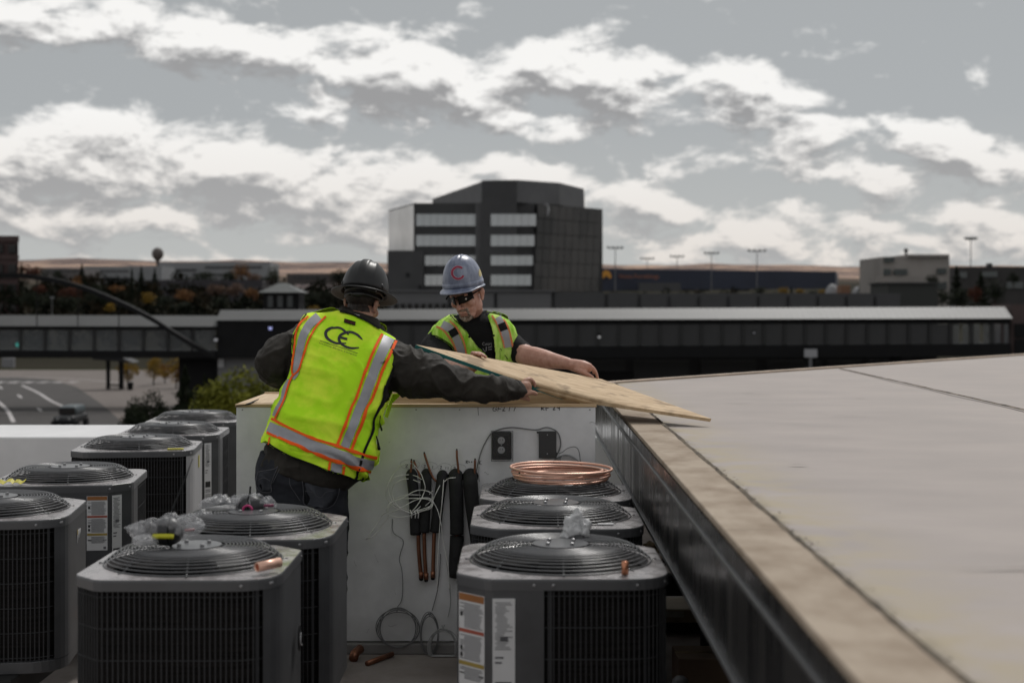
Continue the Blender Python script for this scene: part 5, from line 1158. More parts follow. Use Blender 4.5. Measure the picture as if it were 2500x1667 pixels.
# torn sticker on the cut-off unit, tape on the next
ts = MB()
for k, (a, l) in enumerate([(0,.05),(.012,.03),(.024,.04),(.036,.02),(.05,.035),(.06,.02),(.07,.024)]): ts.add([(.331,-.03+a,.50),(.331,-.018+a,.50),(.331,-.022+a,.50-l)],[(0,1,2)])
obj('torn_sticker', ts, M_LAB, U_1, world=False, sol=.002); obj('torn_sticker_corner', MB().box(.3315,.3325,-.03,-.016,.485,.505), M_LYE, U_1, world=False)
tape = MB(); r = random.Random(2); R = []
for k in range(14): t = k/13; R.append([(-.32+.17*t, -.315+.02*math.sin(k)+v, ZT_-ZB_+.008+.012*abs(math.sin(k*2.1))+.004*v/.02) for v in (0,.02,.045)])
obj('yellow_tape', tape.rings(R,False,False), mat('yellow_tape', (.45,.40,.03), .5), U_2, world=False, sol=.001)
obj('yellow_tag', MB().box(.20,.29,-.30,-.27,ZT_-ZB_+.004,ZT_-ZB_+.010), MATS['yellow_tape'], U_3, world=False)
obj('yellow_sticker', MB().box(.3485,.350,-.02,.03,.46,.53), MATS['yellow_tape'], U_3, world=False)
obj('white_tag', MB().box(.15,.21,-.262,-.24,ZT_-ZB_+.006,ZT_-ZB_+.009), M_LAB, U_M, world=False)
for T, x in ((U_M,-.02),(U_D,.085),(U_R,.02),(U_B,.07)): obj('rating_tag', MB().box(x-.05,x+.03,-.245,-.243,ZT_-ZB_-.075,ZT_-ZB_-.01), mat('tag_grey', (.22,.22,.225), .6), T, world=False)
obj('valve_stub', MB().tube([(.33,.13,.12),(.36,.12,.125),(.40,.10,.13)],.008,8), M_COP, U_1, world=False)
# copper coil, fittings
CC = thing('copper_coil', 'coil of bright copper tubing lying on the farthest right fan unit', 'tubing coil', (.21,6.34,.89))
r = random.Random(4)
for k in range(6):
    a = .205+.012*(k%2)+r.uniform(-.008,.010); oz = .892+.0095*k if k < 5 else .935; ox, oy = r.uniform(-.012,.012)+( .022 if k < 2 else 0), r.uniform(-.01,.01)
    obj('tubing_turn', MB().tube([(.212+ox+a*math.cos(t), 6.34+oy+a*math.sin(t), oz+.005*math.sin(t*1+k)) for t in np.linspace(0,6.2832,72)], .0055, 8, cap=False), M_COP, CC, smooth=True)
obj('tubing_end', MB().ell((Xp(1268,6.2),6.145,.936),(.004,.004,.004),8,6), M_BLK, CC)
def hollow(name, lab, a, b, r, m):
    a, b = Vector(a), Vector(b); T = thing(name, lab, 'copper fitting', tuple(a)); d = (b-a).normalized()
    obj('tube_wall', MB().tube([a,b], r, 18, cap=False), m, T, smooth=True, sol=.003); obj('collar', MB().tube([b-d*.012,b], r*1.08, 18), m, T, smooth=True)
    obj('tube_inside', MB().tube([a+d*.004,a+d*.006], r*.9, 18), mat('copper_dark', (.35,.08,.03), .6), T); return T
zl = ZT_+.022
hollow('copper_fitting', 'bright copper fitting lying on the front left fan unit lid', P(627,1384,4.36), P(683,1372,4.42), .0135, M_COP)
hollow('copper_fitting', 'short copper fitting standing upright on the large front fan unit', (Xp(1526,4.36),4.36,.836), (Xp(1526,4.36),4.36,.876), .0095, mat('copper_mid', (.55,.24,.14), .35, metal=.85))
# bagged valve kits
M_BAG = mat('clear_bag', (.42,.42,.44), .25, alpha=.30, spec=.9, col2=(.62,.62,.64), scale=14, detail=6, bump=1.0, bscale=55)
M_BAGW = mat('milky_bag', (.50,.50,.51), .35, alpha=.72, col2=(.85,.85,.86), scale=14, detail=6, bump=.5, bscale=40)
def crumple(c, r, seed, amp=.35, fr=14, n=64, m=40, sq=1.):
    mb = MB().ell(c, r, n, m); c = Vector(c); out = []
    for v in mb.v:
        p = Vector(v); d = p-c; q = p+.03*Vector((noise.noise(p*22),noise.noise(p*22+Vector((7,0,0))),noise.noise(p*22+Vector((0,9,0))))); k = .90+amp*2.1*(.40-abs(noise.noise(q*fr*1.3+Vector((seed,0,0)))))+amp*1.0*(.3-abs(noise.noise(q*fr*3.4+Vector((seed,5,0))))); d = Vector((d.x*(1+.25*noise.noise(p*9)), d.y, d.z))
        out.append(tuple(c+d*k))
    mb.v = out; return mb
def kit(name, lab, parts_bag, core, core_r, extra, c0, bagm=None, label=None):
    T = thing(name, lab, 'bagged part', tuple(c0)); 
    obj('valve_body', MB().ell(core, core_r, 20, 12), mat('valve_black', (.018,.018,.02), .4), T, smooth=True)
    for i, (c, r, s) in enumerate(parts_bag): obj('plastic_bag', crumple(c, tuple(q*.86 for q in r), s), bagm or M_BAG, T, smooth=True)
    if label: obj('yellow_sticker', label, mat('sticker_yellow', (.50,.48,.02), .5), T)
    for n_, mb_, m_ in extra: obj(n_, mb_, m_, T, smooth=True)
    return T
ca = P(408,1297,4.56); 
kit('bagged_valve','clear plastic bag with a black strapped part and yellow sticker on the front left unit',
    [(P(360,1292,4.56),(.075,.045,.038),1),(P(420,1285,4.56),(.07,.04,.042),2),(P(352,1318,4.5),(.045,.04,.018),3),(P(462,1280,4.6),(.045,.03,.035),7)], ca, (.055,.042,.046),
    [('strap', MB().tube([ca+Vector((0.012,.038*math.sin(t)*1.05,.046*math.cos(t))) for t in np.linspace(0,6.28,24)],.0035,6), M_BLK),
     ('antenna_wire', MB().tube([ca+Vector((.012,0,.045)), P(424,1235,4.6), P(452,1170,4.65), P(470,1120,4.7)],[.0045,.003,.0025,.0015],6), M_BLK),
     ('red_tip', MB().tube([P(452,1294,4.5),P(475,1292,4.5)],.004,8), mat('dull_pink', (.32,.20,.21), .5))], ca,
    label=MB().tube([ca+Vector((-.036,-.034,-.010)), ca+Vector((-.012,-.0435,-.008)), ca+Vector((.010,-.0440,-.008)), ca+Vector((.030,-.038,-.010))], .008, 8))
cb = P(610,1238,5.42)
kit('bagged_valve','clear plastic bag with a black part and pink ring behind the yellow-sticker one',
    [(P(545,1235,5.42),(.09,.05,.045),4),(P(612,1228,5.42),(.075,.045,.042),5),(P(655,1232,5.44),(.04,.03,.032),6),(P(500,1262,5.3),(.05,.03,.03),8),(P(480,1285,5.15),(.035,.025,.02),9)], cb, (.056,.044,.048),
    [('strap', MB().tube([cb+Vector((0.0,.043*math.sin(t),.054*math.cos(t))) for t in np.linspace(0,6.28,24)],.003,6), M_BLK),
     ('strap_tail', MB().tube([cb+Vector((0,0,.05)),cb+Vector((.002,0,.08))],.004,6), M_BLK),
     ('pink_ring', MB().tube([cb+Vector((-.016+.0*t,-.046,-.004))+Vector((.016+.017*math.cos(t),0,.017*math.sin(t))) for t in np.linspace(0,6.28,20)],.005,6), mat('hot_pink', (.42,.03,.14), .5)),
     ('pink_cap', MB().tube([P(645,1234,5.36),P(668,1233,5.36)],.006,8), mat('dark_pink', (.16,.03,.07), .5))], cb)
cd_ = P(1402,1316,4.78)
kit('bagged_valve','crumpled milky plastic bag standing on the grille of the large front unit',
    [(P(1400,1302,4.78),(.046,.042,.064),11),(P(1412,1276,4.78),(.030,.028,.050),12),(P(1388,1330,4.76),(.062,.04,.022),13),(P(1428,1290,4.77),(.03,.025,.035),14)], P(1406,1322,4.755), (.036,.036,.030), [], cd_, bagm=M_BAGW)
# ---------------------------------------------------------------- people
M_SKIN = mat('skin_tan', (.36,.19,.135), .5, col2=(.44,.245,.175), scale=30, detail=4, spec=.4, bump=.05, bscale=120)
M_SKIN2 = mat('skin_ruddy', (.42,.21,.155), .5, col2=(.54,.31,.24), scale=28, detail=4, spec=.4, bump=.05, bscale=120)
for m in (M_SKIN, M_SKIN2):
    b = m.node_tree.nodes['Principled BSDF']; b.inputs['Subsurface Weight'].default_value = .08; b.inputs['Subsurface Radius'].default_value = (.012,.005,.003); b.inputs['Subsurface Scale'].default_value = .6
def fabric(name, col, rough=.85, col2=None, scale=10, bump=.25, bscale=260, **k):
    m = mat(name, col, rough, col2=col2, scale=scale, bump=bump, bscale=bscale, **k); m.node_tree.nodes['Principled BSDF'].inputs['Specular IOR Level'].default_value = .22; return m
M_JACKET = fabric('dark_jacket', (.020,.017,.014), .72, col2=(.036,.032,.027))
M_LIME = fabric('lime_mesh', (.52,.92,.02), .8, col2=(.76,1.0,.06), scale=7, detail=7, lo=.42, hi=.6, bump=.35, bscale=330)
M_LIMED = fabric('worn_lime', (.30,.62,.04), .8, col2=(.62,.88,.20), scale=26, stretch=(1,1,.28), bump=.4, bscale=120, detail=7, lo=.4, hi=.58)
M_ORG = fabric('orange_trim', (1.0,.13,.012), .7, col2=(.9,.11,.01)); M_ORGD = fabric('faded_orange_trim', (.62,.19,.07), .8, col2=(.75,.26,.11))
M_SILV = fabric('silver_tape', (.30,.30,.32), .42, col2=(.36,.36,.38), metal=.25, bump=.1); M_BBIND = fabric('black_binding', (.008,.008,.008), .8)
M_JEAN = fabric('dark_denim', (.014,.015,.019), .85, col2=(.032,.034,.042), scale=7, detail=6); M_TSH = fabric('black_tshirt', (.006,.006,.007), .85, col2=(.010,.010,.011))
M_HAIR = mat('dark_hair', (.012,.008,.006), .6, col2=(.03,.02,.014), scale=60, stretch=(1,1,.3), bump=.5, bscale=200)
M_BOOT = mat('boot_leather', (.03,.02,.014), .6)
M_EYE = mat('eye_white', (.7,.68,.65), .2)
def frame(fwd, rollx):
    f = Vector(fwd).normalized(); up = Vector((rollx,0,1)); up = (up-f*up.dot(f)).normalized(); r = f.cross(up); return Matrix((r, f, up)).transposed().to_4x4()   # X right of the wearer, Y face, Z crown
def head_parts(mb, M, o, s=1.):
    def T(p): return o+(M @ Vector(p))*s
    R3 = M.to_3x3()
    def E(c, r, n=18, m=12): mb.ell(T(c), (r[0]*s,r[1]*s,r[2]*s), n, m, R3)
    E((0,-.012,.040),(.077,.096,.072),24,16); E((0,.012,-.02),(.066,.078,.075)); E((0,.030,-.055),(.055,.058,.052)); E((0,.066,-.098),(.026,.022,.018)); E((0,.045,-.085),(.044,.042,.030))
    for q in (-1,1): E((q*.050,.0,-.055),(.014,.035,.035)); E((q*.040,.060,-.022),(.024,.024,.022)); E((q*.013,.104,-.036),(.009,.010,.007)); E((q*.026,.083,.026),(.026,.012,.009))
    mb.tube([T((0,.088,.020)),T((0,.104,-.010)),T((0,.118,-.034))],[.007*s,.0085*s,.0105*s],10,round_end=True)
    E((0,.089,-.063),(.024,.010,.005)); E((0,.087,-.073),(.021,.010,.006)); E((0,.082,-.05),(.028,.012,.016))
    for q in (-1,1):
        E((q*.079,-.008,-.005),(.008,.017,.030),12,8); E((q*.086,-.014,.006),(.006,.014,.021),12,8); E((q*.078,-.0,-.030),(.007,.009,.010),10,6)
    return T
def eyes(M, o, s, parent):
    for q in (-1,1): obj('eye', MB().ell(o+(M @ Vector((q*.031,.083,.006)))*s, (.0115*s,)*3, 12, 8), M_EYE, parent, smooth=True)
def finger(mb, pts, r0=.0088, r1=.0068):
    n = len(pts); mb.tube([Vector(p) for p in curve_pts(pts, 4)], list(np.linspace(r0, r1, (n-1)*4+1)) if n > 2 else [r0,r1], 10, round_end=True)
def limb(mb, pts, n=18, sub=5, round_end=True):   # (Vector, radius)
    c = curve_pts([(*p, r) for p, r in pts], sub); mb.tube([Vector(q[:3]) for q in c], [q[3] for q in c], n, round_end=round_end)
def torso(mb, rows, shrink=0., flip=1, p=2.5, n=40, upto=None):
    """rows: (left px, right px, depth, half thickness). Superellipse rings between the two silhouette points"""
    R = []; cs = [(*P(l[0],l[1],Y), *P(r[0],r[1],Y), b) for l, r, Y, b in rows]
    c = curve_pts(cs, 4)
    for q in c:
        a, b = Vector(q[:3]), Vector(q[3:6]); ctr = (a+b)/2; rt = (b-a)/2; hw = rt.length-shrink; rt.normalize(); dp = Vector((0,1,0)); dp = (dp-rt*dp.dot(rt)).normalized(); th = q[6]-shrink
        row = []
        for k in range(n):
            t = 2*math.pi*k/n; cc, ss = math.cos(t), math.sin(t)
            row.append(ctr+rt*hw*math.copysign(abs(cc)**(2/p), cc)+dp*th*math.copysign(abs(ss)**(2/p), ss))
        R.append(row)
    return mb.rings(R)
def folds(fr, amp, axis=Vector((1,0,0)), seed=0.):
    def f(co, n):
        q = co+.05*Vector((noise.noise(co*4+Vector((seed,0,0))),0,noise.noise(co*4+Vector((0,seed,0)))))
        v = 1-abs(noise.noise(Vector((q.x*fr[0], q.y*fr[1], q.z*fr[2]))+Vector((seed,seed,0))))*2.2
        return amp*v*abs(v)+amp*.35*noise.noise(co*38+Vector((seed,0,0)))
    return f
def helmet(M, o, s, T_, brimf, shell_m, rx=.108, ry=.128, h=.155, ridges=((0,.016,.006),), lift=.0):
    """shell of revolution with an oval plan; brimf(angle) gives brim width"""
    def W_(p): return o+(M @ Vector(p))*s
    NA = 96; prof = [(math.cos(t), math.sin(t)) for t in np.linspace(0.0, math.pi/2, 18)]; R = []
    for c, sn in prof:
        row = []
        for i in range(NA):
            a = 2*math.pi*i/NA; x, y = math.cos(a)*rx*max(.001,c)**.86, math.sin(a)*ry*max(.001,c)**.86; z = h*sn**.94; k = 0
            for rx0, rw, rh in ridges:
                d = abs(x-rx0*(.55+.45*c)); k = max(k, rh*max(0, min(1, (rw-d)/.005)) if sn > .22 else 0)
            row.append(W_((x, y, z+k+.0)))
        R.append(row)
    sh = obj('helmet_shell', MB().rings(R, True, False), shell_m, T_, smooth=True, sol=.003)
    R = []
    for t, dz in ((-.004,.006),(.0,.0),(.35,-.004),(.8,-.010),(1.,-.012),(1.02,-.016),(.9,-.016),(.3,-.009),(0,-.006)):
        row = []
        for i in range(NA):
            a = 2*math.pi*i/NA; bw = brimf(a); row.append(W_((math.cos(a)*(rx+bw*t), math.sin(a)*(ry+bw*t), dz*(1 if t>0 else 1)*min(1.2,bw/.03+.3)-.002)))
        R.append(row)
    obj('helmet_brim', MB().rings(R, True, False), shell_m, T_, smooth=True)
    R = [[W_((math.cos(2*math.pi*i/NA)*(rx-.018), math.sin(2*math.pi*i/NA)*(ry-.022), z)) for i in range(NA)] for z in (-.020,.012)]
    obj('headband', MB().rings(R, True, False), M_BPL, T_, smooth=True, sol=.002)
    return W_
# ---- worker in the dark jacket, seen from behind
F1 = Vector((Xp(735,6.42),6.42,0))
W1 = thing('person', 'worker seen from behind in bright lime vest and dark jacket, leaning over the box', 'person', tuple(F1))
rows = [((634,1150),(846,1210),6.40,.150),((646,1096),(886,1168),6.42,.165),((658,1050),(908,1122),6.44,.168),((674,1005),(911,1082),6.47,.165),((692,952),(920,1032),6.51,.160),((702,905),(946,975),6.55,.158),((708,860),(960,930),6.59,.155),
        ((714,818),(976,884),6.63,.145),((728,788),(984,858),6.66,.125),((766,768),(958,828),6.69,.10),((806,758),(936,800),6.71,.080)]
M1 = MB(); torso(M1, rows); M1m = remesh(M1, .0065, 4, 'vest_form')
def vf(co, n):
    a = noise.noise(co*3.2+Vector((4,0,0))); d = (co.x*.62+co.z*.78); e = (co.x*.78-co.z*.62)
    v = 1-abs(noise.noise(Vector((e*2.2+a*.5, co.y*2, d*8.5+a*1.2))))*2.3
    x, y = px_of(co); k = .25+.75*min(1, max(0, (y-850)/120))
    w_ = 1-abs(noise.noise(Vector((e*5+a, co.y*3, d*15+a*2))))*2.4
    return .022*k*v*abs(v)+.006*k*w_*abs(w_)+.0035*noise.noise(co*19)
displace(M1m, vf)
bv1 = Surf(M1m)
# jacket
J = MB(); torso(J, [((632,1128),(848,1196),6.41,.160)]+rows[1:], .008)
torso(J, [((814,772),(934,806),6.70,.080),((830,756),(926,790),6.715,.075),((836,748),(922,780),6.73,.070)], 0, n=28, p=2.1)
limb(J, [(P(770,828,6.68),.082),(P(716,858,6.62),.096),(P(680,880,6.60),.096),(P(684,902,6.74),.080),(P(725,912,6.92),.055),(P(752,925,7.0),.042)])
limb(J, [(P(940,880,6.66),.100),(P(985,904,6.62),.108),(P(1045,918,6.60),.098),(P(1095,933,6.60),.076),(P(1150,945,6.63),.063),(P(1205,950,6.68),.059),(P(1248,951,6.73),.048),(P(1259,951,6.74),.045)], sub=6)
Jm = remesh(J, .0065, 2, 'jacket')
def jf(co, n):
    x, y = px_of(co)
    k = .35
    if x > 930: k = 1.0
    if x < 730: k = .8
    q = co+.06*Vector((noise.noise(co*5),noise.noise(co*5+Vector((3,0,0))),noise.noise(co*5+Vector((0,3,0)))))
    v = 1-abs(noise.noise(Vector((q.x*11, q.y*6, q.z*9))))*2.4
    w_ = 1-abs(noise.noise(Vector((q.x*22+5, q.y*9, q.z*17))))*2.4
    return .015*k*v*abs(v)+.005*k*w_*abs(w_)+.002*k*noise.noise(co*42)
displace(Jm, jf); obj('jacket', Jm, M_JACKET, W1)
cm = MB().tube([P(1256,951,6.74),P(1264,952,6.75)],[.047,.046],24,cap=False); obj('cuff', cm, M_JACKET, W1, smooth=True, sol=.004)
# the body itself: head, neck, trunk, arms, hands, legs in one surface
B1 = MB(); h1M = frame((.34,.88,-.30), .10); h1o = P(890,716,6.79)-(h1M @ Vector((0,0,.055)))+Vector((0,0,0))
hT = head_parts(B1, h1M, h1o)
limb(B1, [(P(868,800,6.70),.060),(P(882,768,6.74),.055),(hT((0,-.012,-.05)),.054)])
torso(B1, rows, .035)
limb(B1, [(P(770,828,6.68),.055),(P(680,880,6.60),.055),(P(725,912,6.92),.036),(P(765,935,7.02),.027)])
limb(B1, [(P(940,880,6.66),.06),(P(1045,918,6.60),.058),(P(1150,945,6.63),.042),(P(1245,951,6.73),.032),(P(1266,951,6.755),.029)])
# right hand closing on the painted edge
hp = lambda x, y, Y: P(x, y, Y)
limb(B1, [(hp(1262,951,6.75),.028),(hp(1272,949,6.765),.034),(hp(1282,944,6.775),.033)], 16)
for k, (a, b_, c, d) in enumerate([((1280,930,6.77),(1293,926,6.785),(1304,934,6.80),(1306,943,6.80)),((1281,928,6.79),(1293,924,6.81),(1303,931,6.83),(1305,938,6.83)),((1279,929,6.81),(1290,925,6.84),(1299,930,6.86),(1302,936,6.86)),((1275,932,6.82),(1285,928,6.86),(1293,932,6.88),(1296,937,6.88))]):
    finger(B1, [hp(*a),hp(*b_),hp(*c),hp(*d)], .0098-.0006*k, .0076-.0005*k)
limb(B1, [(hp(1268,960,6.75),.020),(hp(1283,960,6.75),.0165),(hp(1298,958,6.77),.0125),(hp(1309,961,6.785),.0098)], 12)
limb(B1, [(hp(1272,966,6.76),.018),(hp(1284,971,6.78),.014),(hp(1291,975,6.79),.010)], 12)
# left hand resting on the far timber
limb(B1, [(P(765,935,7.02),.027),(P(785,952,7.06),.032),(P(800,960,7.08),.03)], 14)
for k in range(4): finger(B1, [P(800,952+k*3,7.07+k*.02),P(818,958+k*3,7.08+k*.022),P(830,968+k*2,7.09+k*.022)], .009, .007)
finger(B1, [P(786,962,7.05),P(800,972,7.04),P(812,974,7.05)], .010, .008)
legs1 = [[(P(690,1150,6.42),.088),(Vector((Xp(684,6.5),6.47,.62)),.075),(Vector((Xp(684,6.5),6.40,.48)),.058),(Vector((Xp(680,6.5),6.38,.12)),.042)],[(P(790,1165,6.42),.088),(Vector((Xp(800,6.5),6.47,.62)),.075),(Vector((Xp(806,6.5),6.42,.48)),.058),(Vector((Xp(812,6.5),6.40,.12)),.042)]]
for L in legs1: limb(B1, L)
B1m = remesh(B1, .0042, 2, 'body'); body1 = obj('body', B1m, M_SKIN, W1)
eyes(h1M, h1o, 1., body1)
R3 = h1M.to_3x3(); Ri = R3.inverted()
def hairpred(c, n): l = Ri @ (c-h1o); return l.y < .045 and l.z > -.055-.25*max(0,l.y+.02)+.4*max(0, abs(l.x)-.05) and l.length < .16 and abs(l.x) < .0765 and not (l.y > -.035 and l.z < -.01+.0)
obj('hair', subset(B1m, hairpred, .003, 'hair'), M_HAIR, W1)
# jeans and boots
JN = MB(); torso(JN, [((630,1225),(838,1262),6.41,.135),((626,1180),(842,1225),6.41,.140),((630,1130),(846,1190),6.41,.145),((640,1100),(850,1165),6.42,.135)], 0)
for L in legs1: limb(JN, [(p, r+.022 if i < 2 else r+.026) for i, (p, r) in enumerate(L)])
limb(JN, [(P(684,1215,6.40),.105),(Vector((Xp(684,6.5),6.47,.62)),.095)]); limb(JN, [(P(790,1225,6.40),.105),(Vector((Xp(800,6.5),6.47,.62)),.095)])
JNm = remesh(JN, .008, 2, 'jeans'); displace(JNm, folds((7,5,9), .007, seed=6.)); obj('jeans', JNm, M_JEAN, W1); bj = Surf(JNm)
for i, L in enumerate(legs1):
    a = L[-1][0]; bb = MB().ell((a.x,a.y+.05,.055),(.052,.14,.052),18,10); limb(bb, [(Vector((a.x,a.y,.06)),.052),(Vector((a.x,a.y,.20)),.052)]); bb.box(a.x-.05,a.x+.05,a.y-.06,a.y+.18,.0,.025)
    obj('boot', remesh(bb, .008, 2, 'boot'), M_BOOT, W1)
def C3(x, y): return (600+x/3.92, 900+y/3.92)
def C1(x, y): return (600+x/3.92, 600+y/3.92)
def C2(x, y): return (1000+x/3.92, 600+y/3.92)
M_STITCH = mat('seam_thread', (.075,.075,.085), .8); M_DENL = fabric('worn_denim', (.022,.024,.030), .85, col2=(.055,.058,.068), scale=9, detail=6)
def ribbon(name, S_, pts, wd, m, par, lift=.003, f=None, nv=4):
    mb = MB(); S_.ribbon(mb, [f(*p) for p in pts] if f else pts, wd, lift, nv); return obj(name, mb, m, par, smooth=True)
for pk in ([(125,985),(270,960),(305,940),(250,1090),(245,1175),(150,1170),(105,1100)],[(540,1060),(870,1070),(840,1290),(680,1340),(560,1290),(555,1180)]):
    c = [C3(*p) for p in pk]; cx = sum(p[0] for p in c)/len(c); cy = sum(p[1] for p in c)/len(c); mb = MB(); R = []
    for t in (0.02,.35,.7,.93): R.append([bj.hit(lerp(cx,x,t), lerp(cy,y,t), .004) for x, y in curve_pts(c+[c[0]],4)])
    o = obj('back_pocket', mb.rings(R, True, True), M_DENL, W1, smooth=True)
    sm_ = MB(); bj.ribbon(sm_, c+[c[0]], 1.6, .005, 1); obj('stitching', sm_, M_STITCH, o)
for s in ([(570,1165),(640,1180),(708,1230),(770,1175),(845,1165)],[(130,1060),(180,1040),(240,1070)],[(420,990),(425,1100),(470,1180),(520,1260)],[(325,960),(300,1010),(262,1090)]): ribbon('stitching', bj, s, 1.4, M_STITCH, W1, .005, C3, 1)
# vest: cut from the torso form along its traced outline, full round below the arms
VP = [C1(585,655),C1(730,660),C1(880,640),C1(1000,668),C1(1130,715),C1(1275,810),C1(1400,890),C1(1500,945),C1(1440,1060),C1(1390,1210),C1(1345,1320),C1(1305,1400),C3(1305,330),C3(1420,250),(990,975),(990,1100),C3(1280,700),C3(1250,870),C3(1200,985),C3(1130,1045),C3(1050,1062),C3(960,1035),C3(800,990),C3(600,905),C3(400,822),C3(190,708),(640,1085),(646,1055),(660,1018),(682,960),C1(410,1290),C1(440,1190),C1(462,1060),C1(455,930),C1(460,870),C1(500,790),C1(540,720)]
def vpred(c, n):
    x, y = px_of(c)
    if n.y < .12: return inpoly(x, y, VP)
    yb = lerp(1079, 1165, (x-648)/220)
    return y < yb and (y > 905 or abs(x-845) < 95)
V1m = subset(M1m, vpred, .010, 'vest_shell'); V1 = obj('vest', V1m, M_LIME, W1, sol=.002)
sv = Surf(V1m)
RB = [('orange_trim',M_ORG,[C1(604,684),C1(525,750),C1(488,840),C1(476,930),C1(470,1010),C1(456,1110),C1(449,1190),C1(462,1250)],4.2,.007),
 ('reflective_tape',M_SILV,[C1(700,682),C1(612,760),C1(556,860),C1(530,950),C1(512,1040),C1(494,1130),C1(484,1215),C1(448,1275)],[22,20,19,18,17.5,16.5,15,12],.005),
 ('orange_trim',M_ORG,[C1(768,685),C1(690,762),C1(635,850),C1(592,940),C1(565,1030),C1(536,1120),C1(512,1190),C1(452,1255),C3(415,160),C3(392,240),C3(372,300),C3(330,385),C3(302,450),C3(285,490)],4.6,.007),
 ('reflective_tape',M_SILV,[C3(425,110),C3(385,190),C3(362,290),C3(315,380),C3(282,455)],[10,13,12,13,11],.005),
 ('orange_trim',M_ORG,[C1(1303,850),C1(1240,970),C1(1172,1130),C1(1110,1300),C1(1052,1460),C3(1010,370),C3(955,525),C3(905,650),C3(874,732)],6.6,.007),
 ('reflective_tape',M_SILV,[C1(1368,880),C1(1308,1010),C1(1243,1160),C1(1185,1320),C1(1128,1470),C3(1085,390),C3(1035,520),C3(985,650),C3(945,750)],[28,25,24,23,22.5,22,21,21,21],.005),
 ('orange_trim',M_ORG,[C1(1432,915),C1(1376,1040),C1(1312,1180),C1(1260,1320),C1(1200,1480),C3(1160,370),C3(1110,505),C3(1058,640),C3(1010,775)],6.6,.007),
 ('reflective_tape',M_SILV,[C3(222,560),C3(400,640),C3(600,727),C3(800,805),C3(960,860),C3(1085,903),C3(1222,920)],[27,28,28,28,27,26,24],.006),
 ('orange_trim',M_ORG,[C3(258,478),C3(400,560),C3(600,652),C3(800,722),C3(960,772),C3(1100,816),C3(1246,850)],6.4,.008),
 ('orange_trim',M_ORG,[C3(210,615),C3(400,702),C3(600,782),C3(800,862),C3(960,912),C3(1090,960),C3(1188,985)],6.4,.008),
 ('orange_trim',M_ORG,[C3(808,885),C3(790,975)],5.5,.008),('orange_trim',M_ORG,[C3(940,930),C3(925,1015)],5.5,.008),('reflective_tape',M_SILV,[C3(874,905),C3(860,995)],[26,26],.006),('orange_trim',M_ORG,[C3(240,660),C3(222,725)],4,.008),
 ('black_binding',M_BBIND,[C1(1503,950),C1(1443,1065),C1(1393,1205),C1(1345,1330),C3(1330,190),C3(1305,320),C3(1222,480),C3(1205,600),C3(1130,790),C3(1085,930),C3(1048,1062)],[4,5,6,7,9,8,6,6,6,6.5,7],.007),
 ('black_binding',M_BBIND,[C3(188,700),C3(400,818),C3(600,900),C3(800,984),C3(960,1030),C3(1060,1062),C3(1132,1044)],3.2,.006),
 ('neck_binding',M_BBIND,[C1(900,638),C1(1000,656),C1(1100,700),C1(1180,740),C1(1274,802)],5,.008),('black_binding',M_BBIND,[C1(585,655),C1(535,720),C1(495,795),C1(462,870),C1(455,935),C1(460,1060),C1(440,1190)],2.6,.004),
 ('collar_tag',M_LAB,[C1(1010,650),C1(1085,682)],4,.010)]
for n_, m_, p_, w_, l_ in RB: ribbon(n_, sv, p_, w_, m_, V1, l_, nv=6)
M_LOGO = fabric('logo_print', (.045,.045,.052), .7)
def CA(x, y): return (760+x/14.256, 770+y/14.256)
for st, w0 in (([(1200,590),(1060,480),(940,440),(800,448),(700,450),(580,510),(512,590),(505,700),(560,810),(680,900),(850,975),(1000,985)],[5,5,5,5,6,7,7.4,7.4,7,6,5.6,5.6]),
               ([(1785,860),(1690,770),(1600,690),(1450,610),(1300,590),(1150,625),(1020,700),(965,800),(975,900),(1060,1010),(1200,1100),(1400,1150),(1660,1130)],[1.5,5,5.6,5.6,5.6,6,6.5,7,6.4,6,5.6,5.4,2.5]),([(990,765),(1250,838)],[5.8,5.8]),([(1230,610),(1300,685)],[5,3]),([(1080,985),(1212,978)],[4,2])):
    ribbon('logo_mark', sv, st, w0, M_LOGO, V1, .0035, CA, 4)
ribbon('logo_rule', sv, [(305,880),(960,1105),(1610,1330)], 1.1, M_LOGO, V1, .0035, CA, 1)
def text_on(S_, txt, x0, y0, x1, y1, hpx, m, par, lift=.0035, name='lettering', sx=1.):
    me = text_mesh(txt, 1.0); xs = [v.co.x for v in me.vertices]; w_ = max(xs); L = math.hypot(x1-x0,y1-y0); ux, uy = (x1-x0)/L, (y1-y0)/L
    for v in me.vertices:
        a, b = v.co.x/w_*L, v.co.y*hpx; v.co = S_.hit(x0+ux*a+uy*b, y0+uy*a-ux*b, lift)
    obj(name, me, m, par)
text_on(sv, 'Courtesy Electric Company', *CA(270,975), *CA(1580,1425), 4.6, M_LOGO, V1)
lb = MB(); R = []
for j in range(5): R.append([sv.hit(*C1(lerp(lerp(944,1052,i/6),lerp(937,1045,i/6),j/4), lerp(lerp(703,733,i/6),lerp(740,772,i/6),j/4)), .006) for i in range(7)])
LBL = obj('brand_patch', lb.rings(R,False,False), M_BBIND, V1); text_on(sv, 'KISHIGO', *C1(947,732), *C1(1040,760), 4.5, mat('patch_red', (.25,.045,.02), .7), V1, .0075, 'patch_lettering')
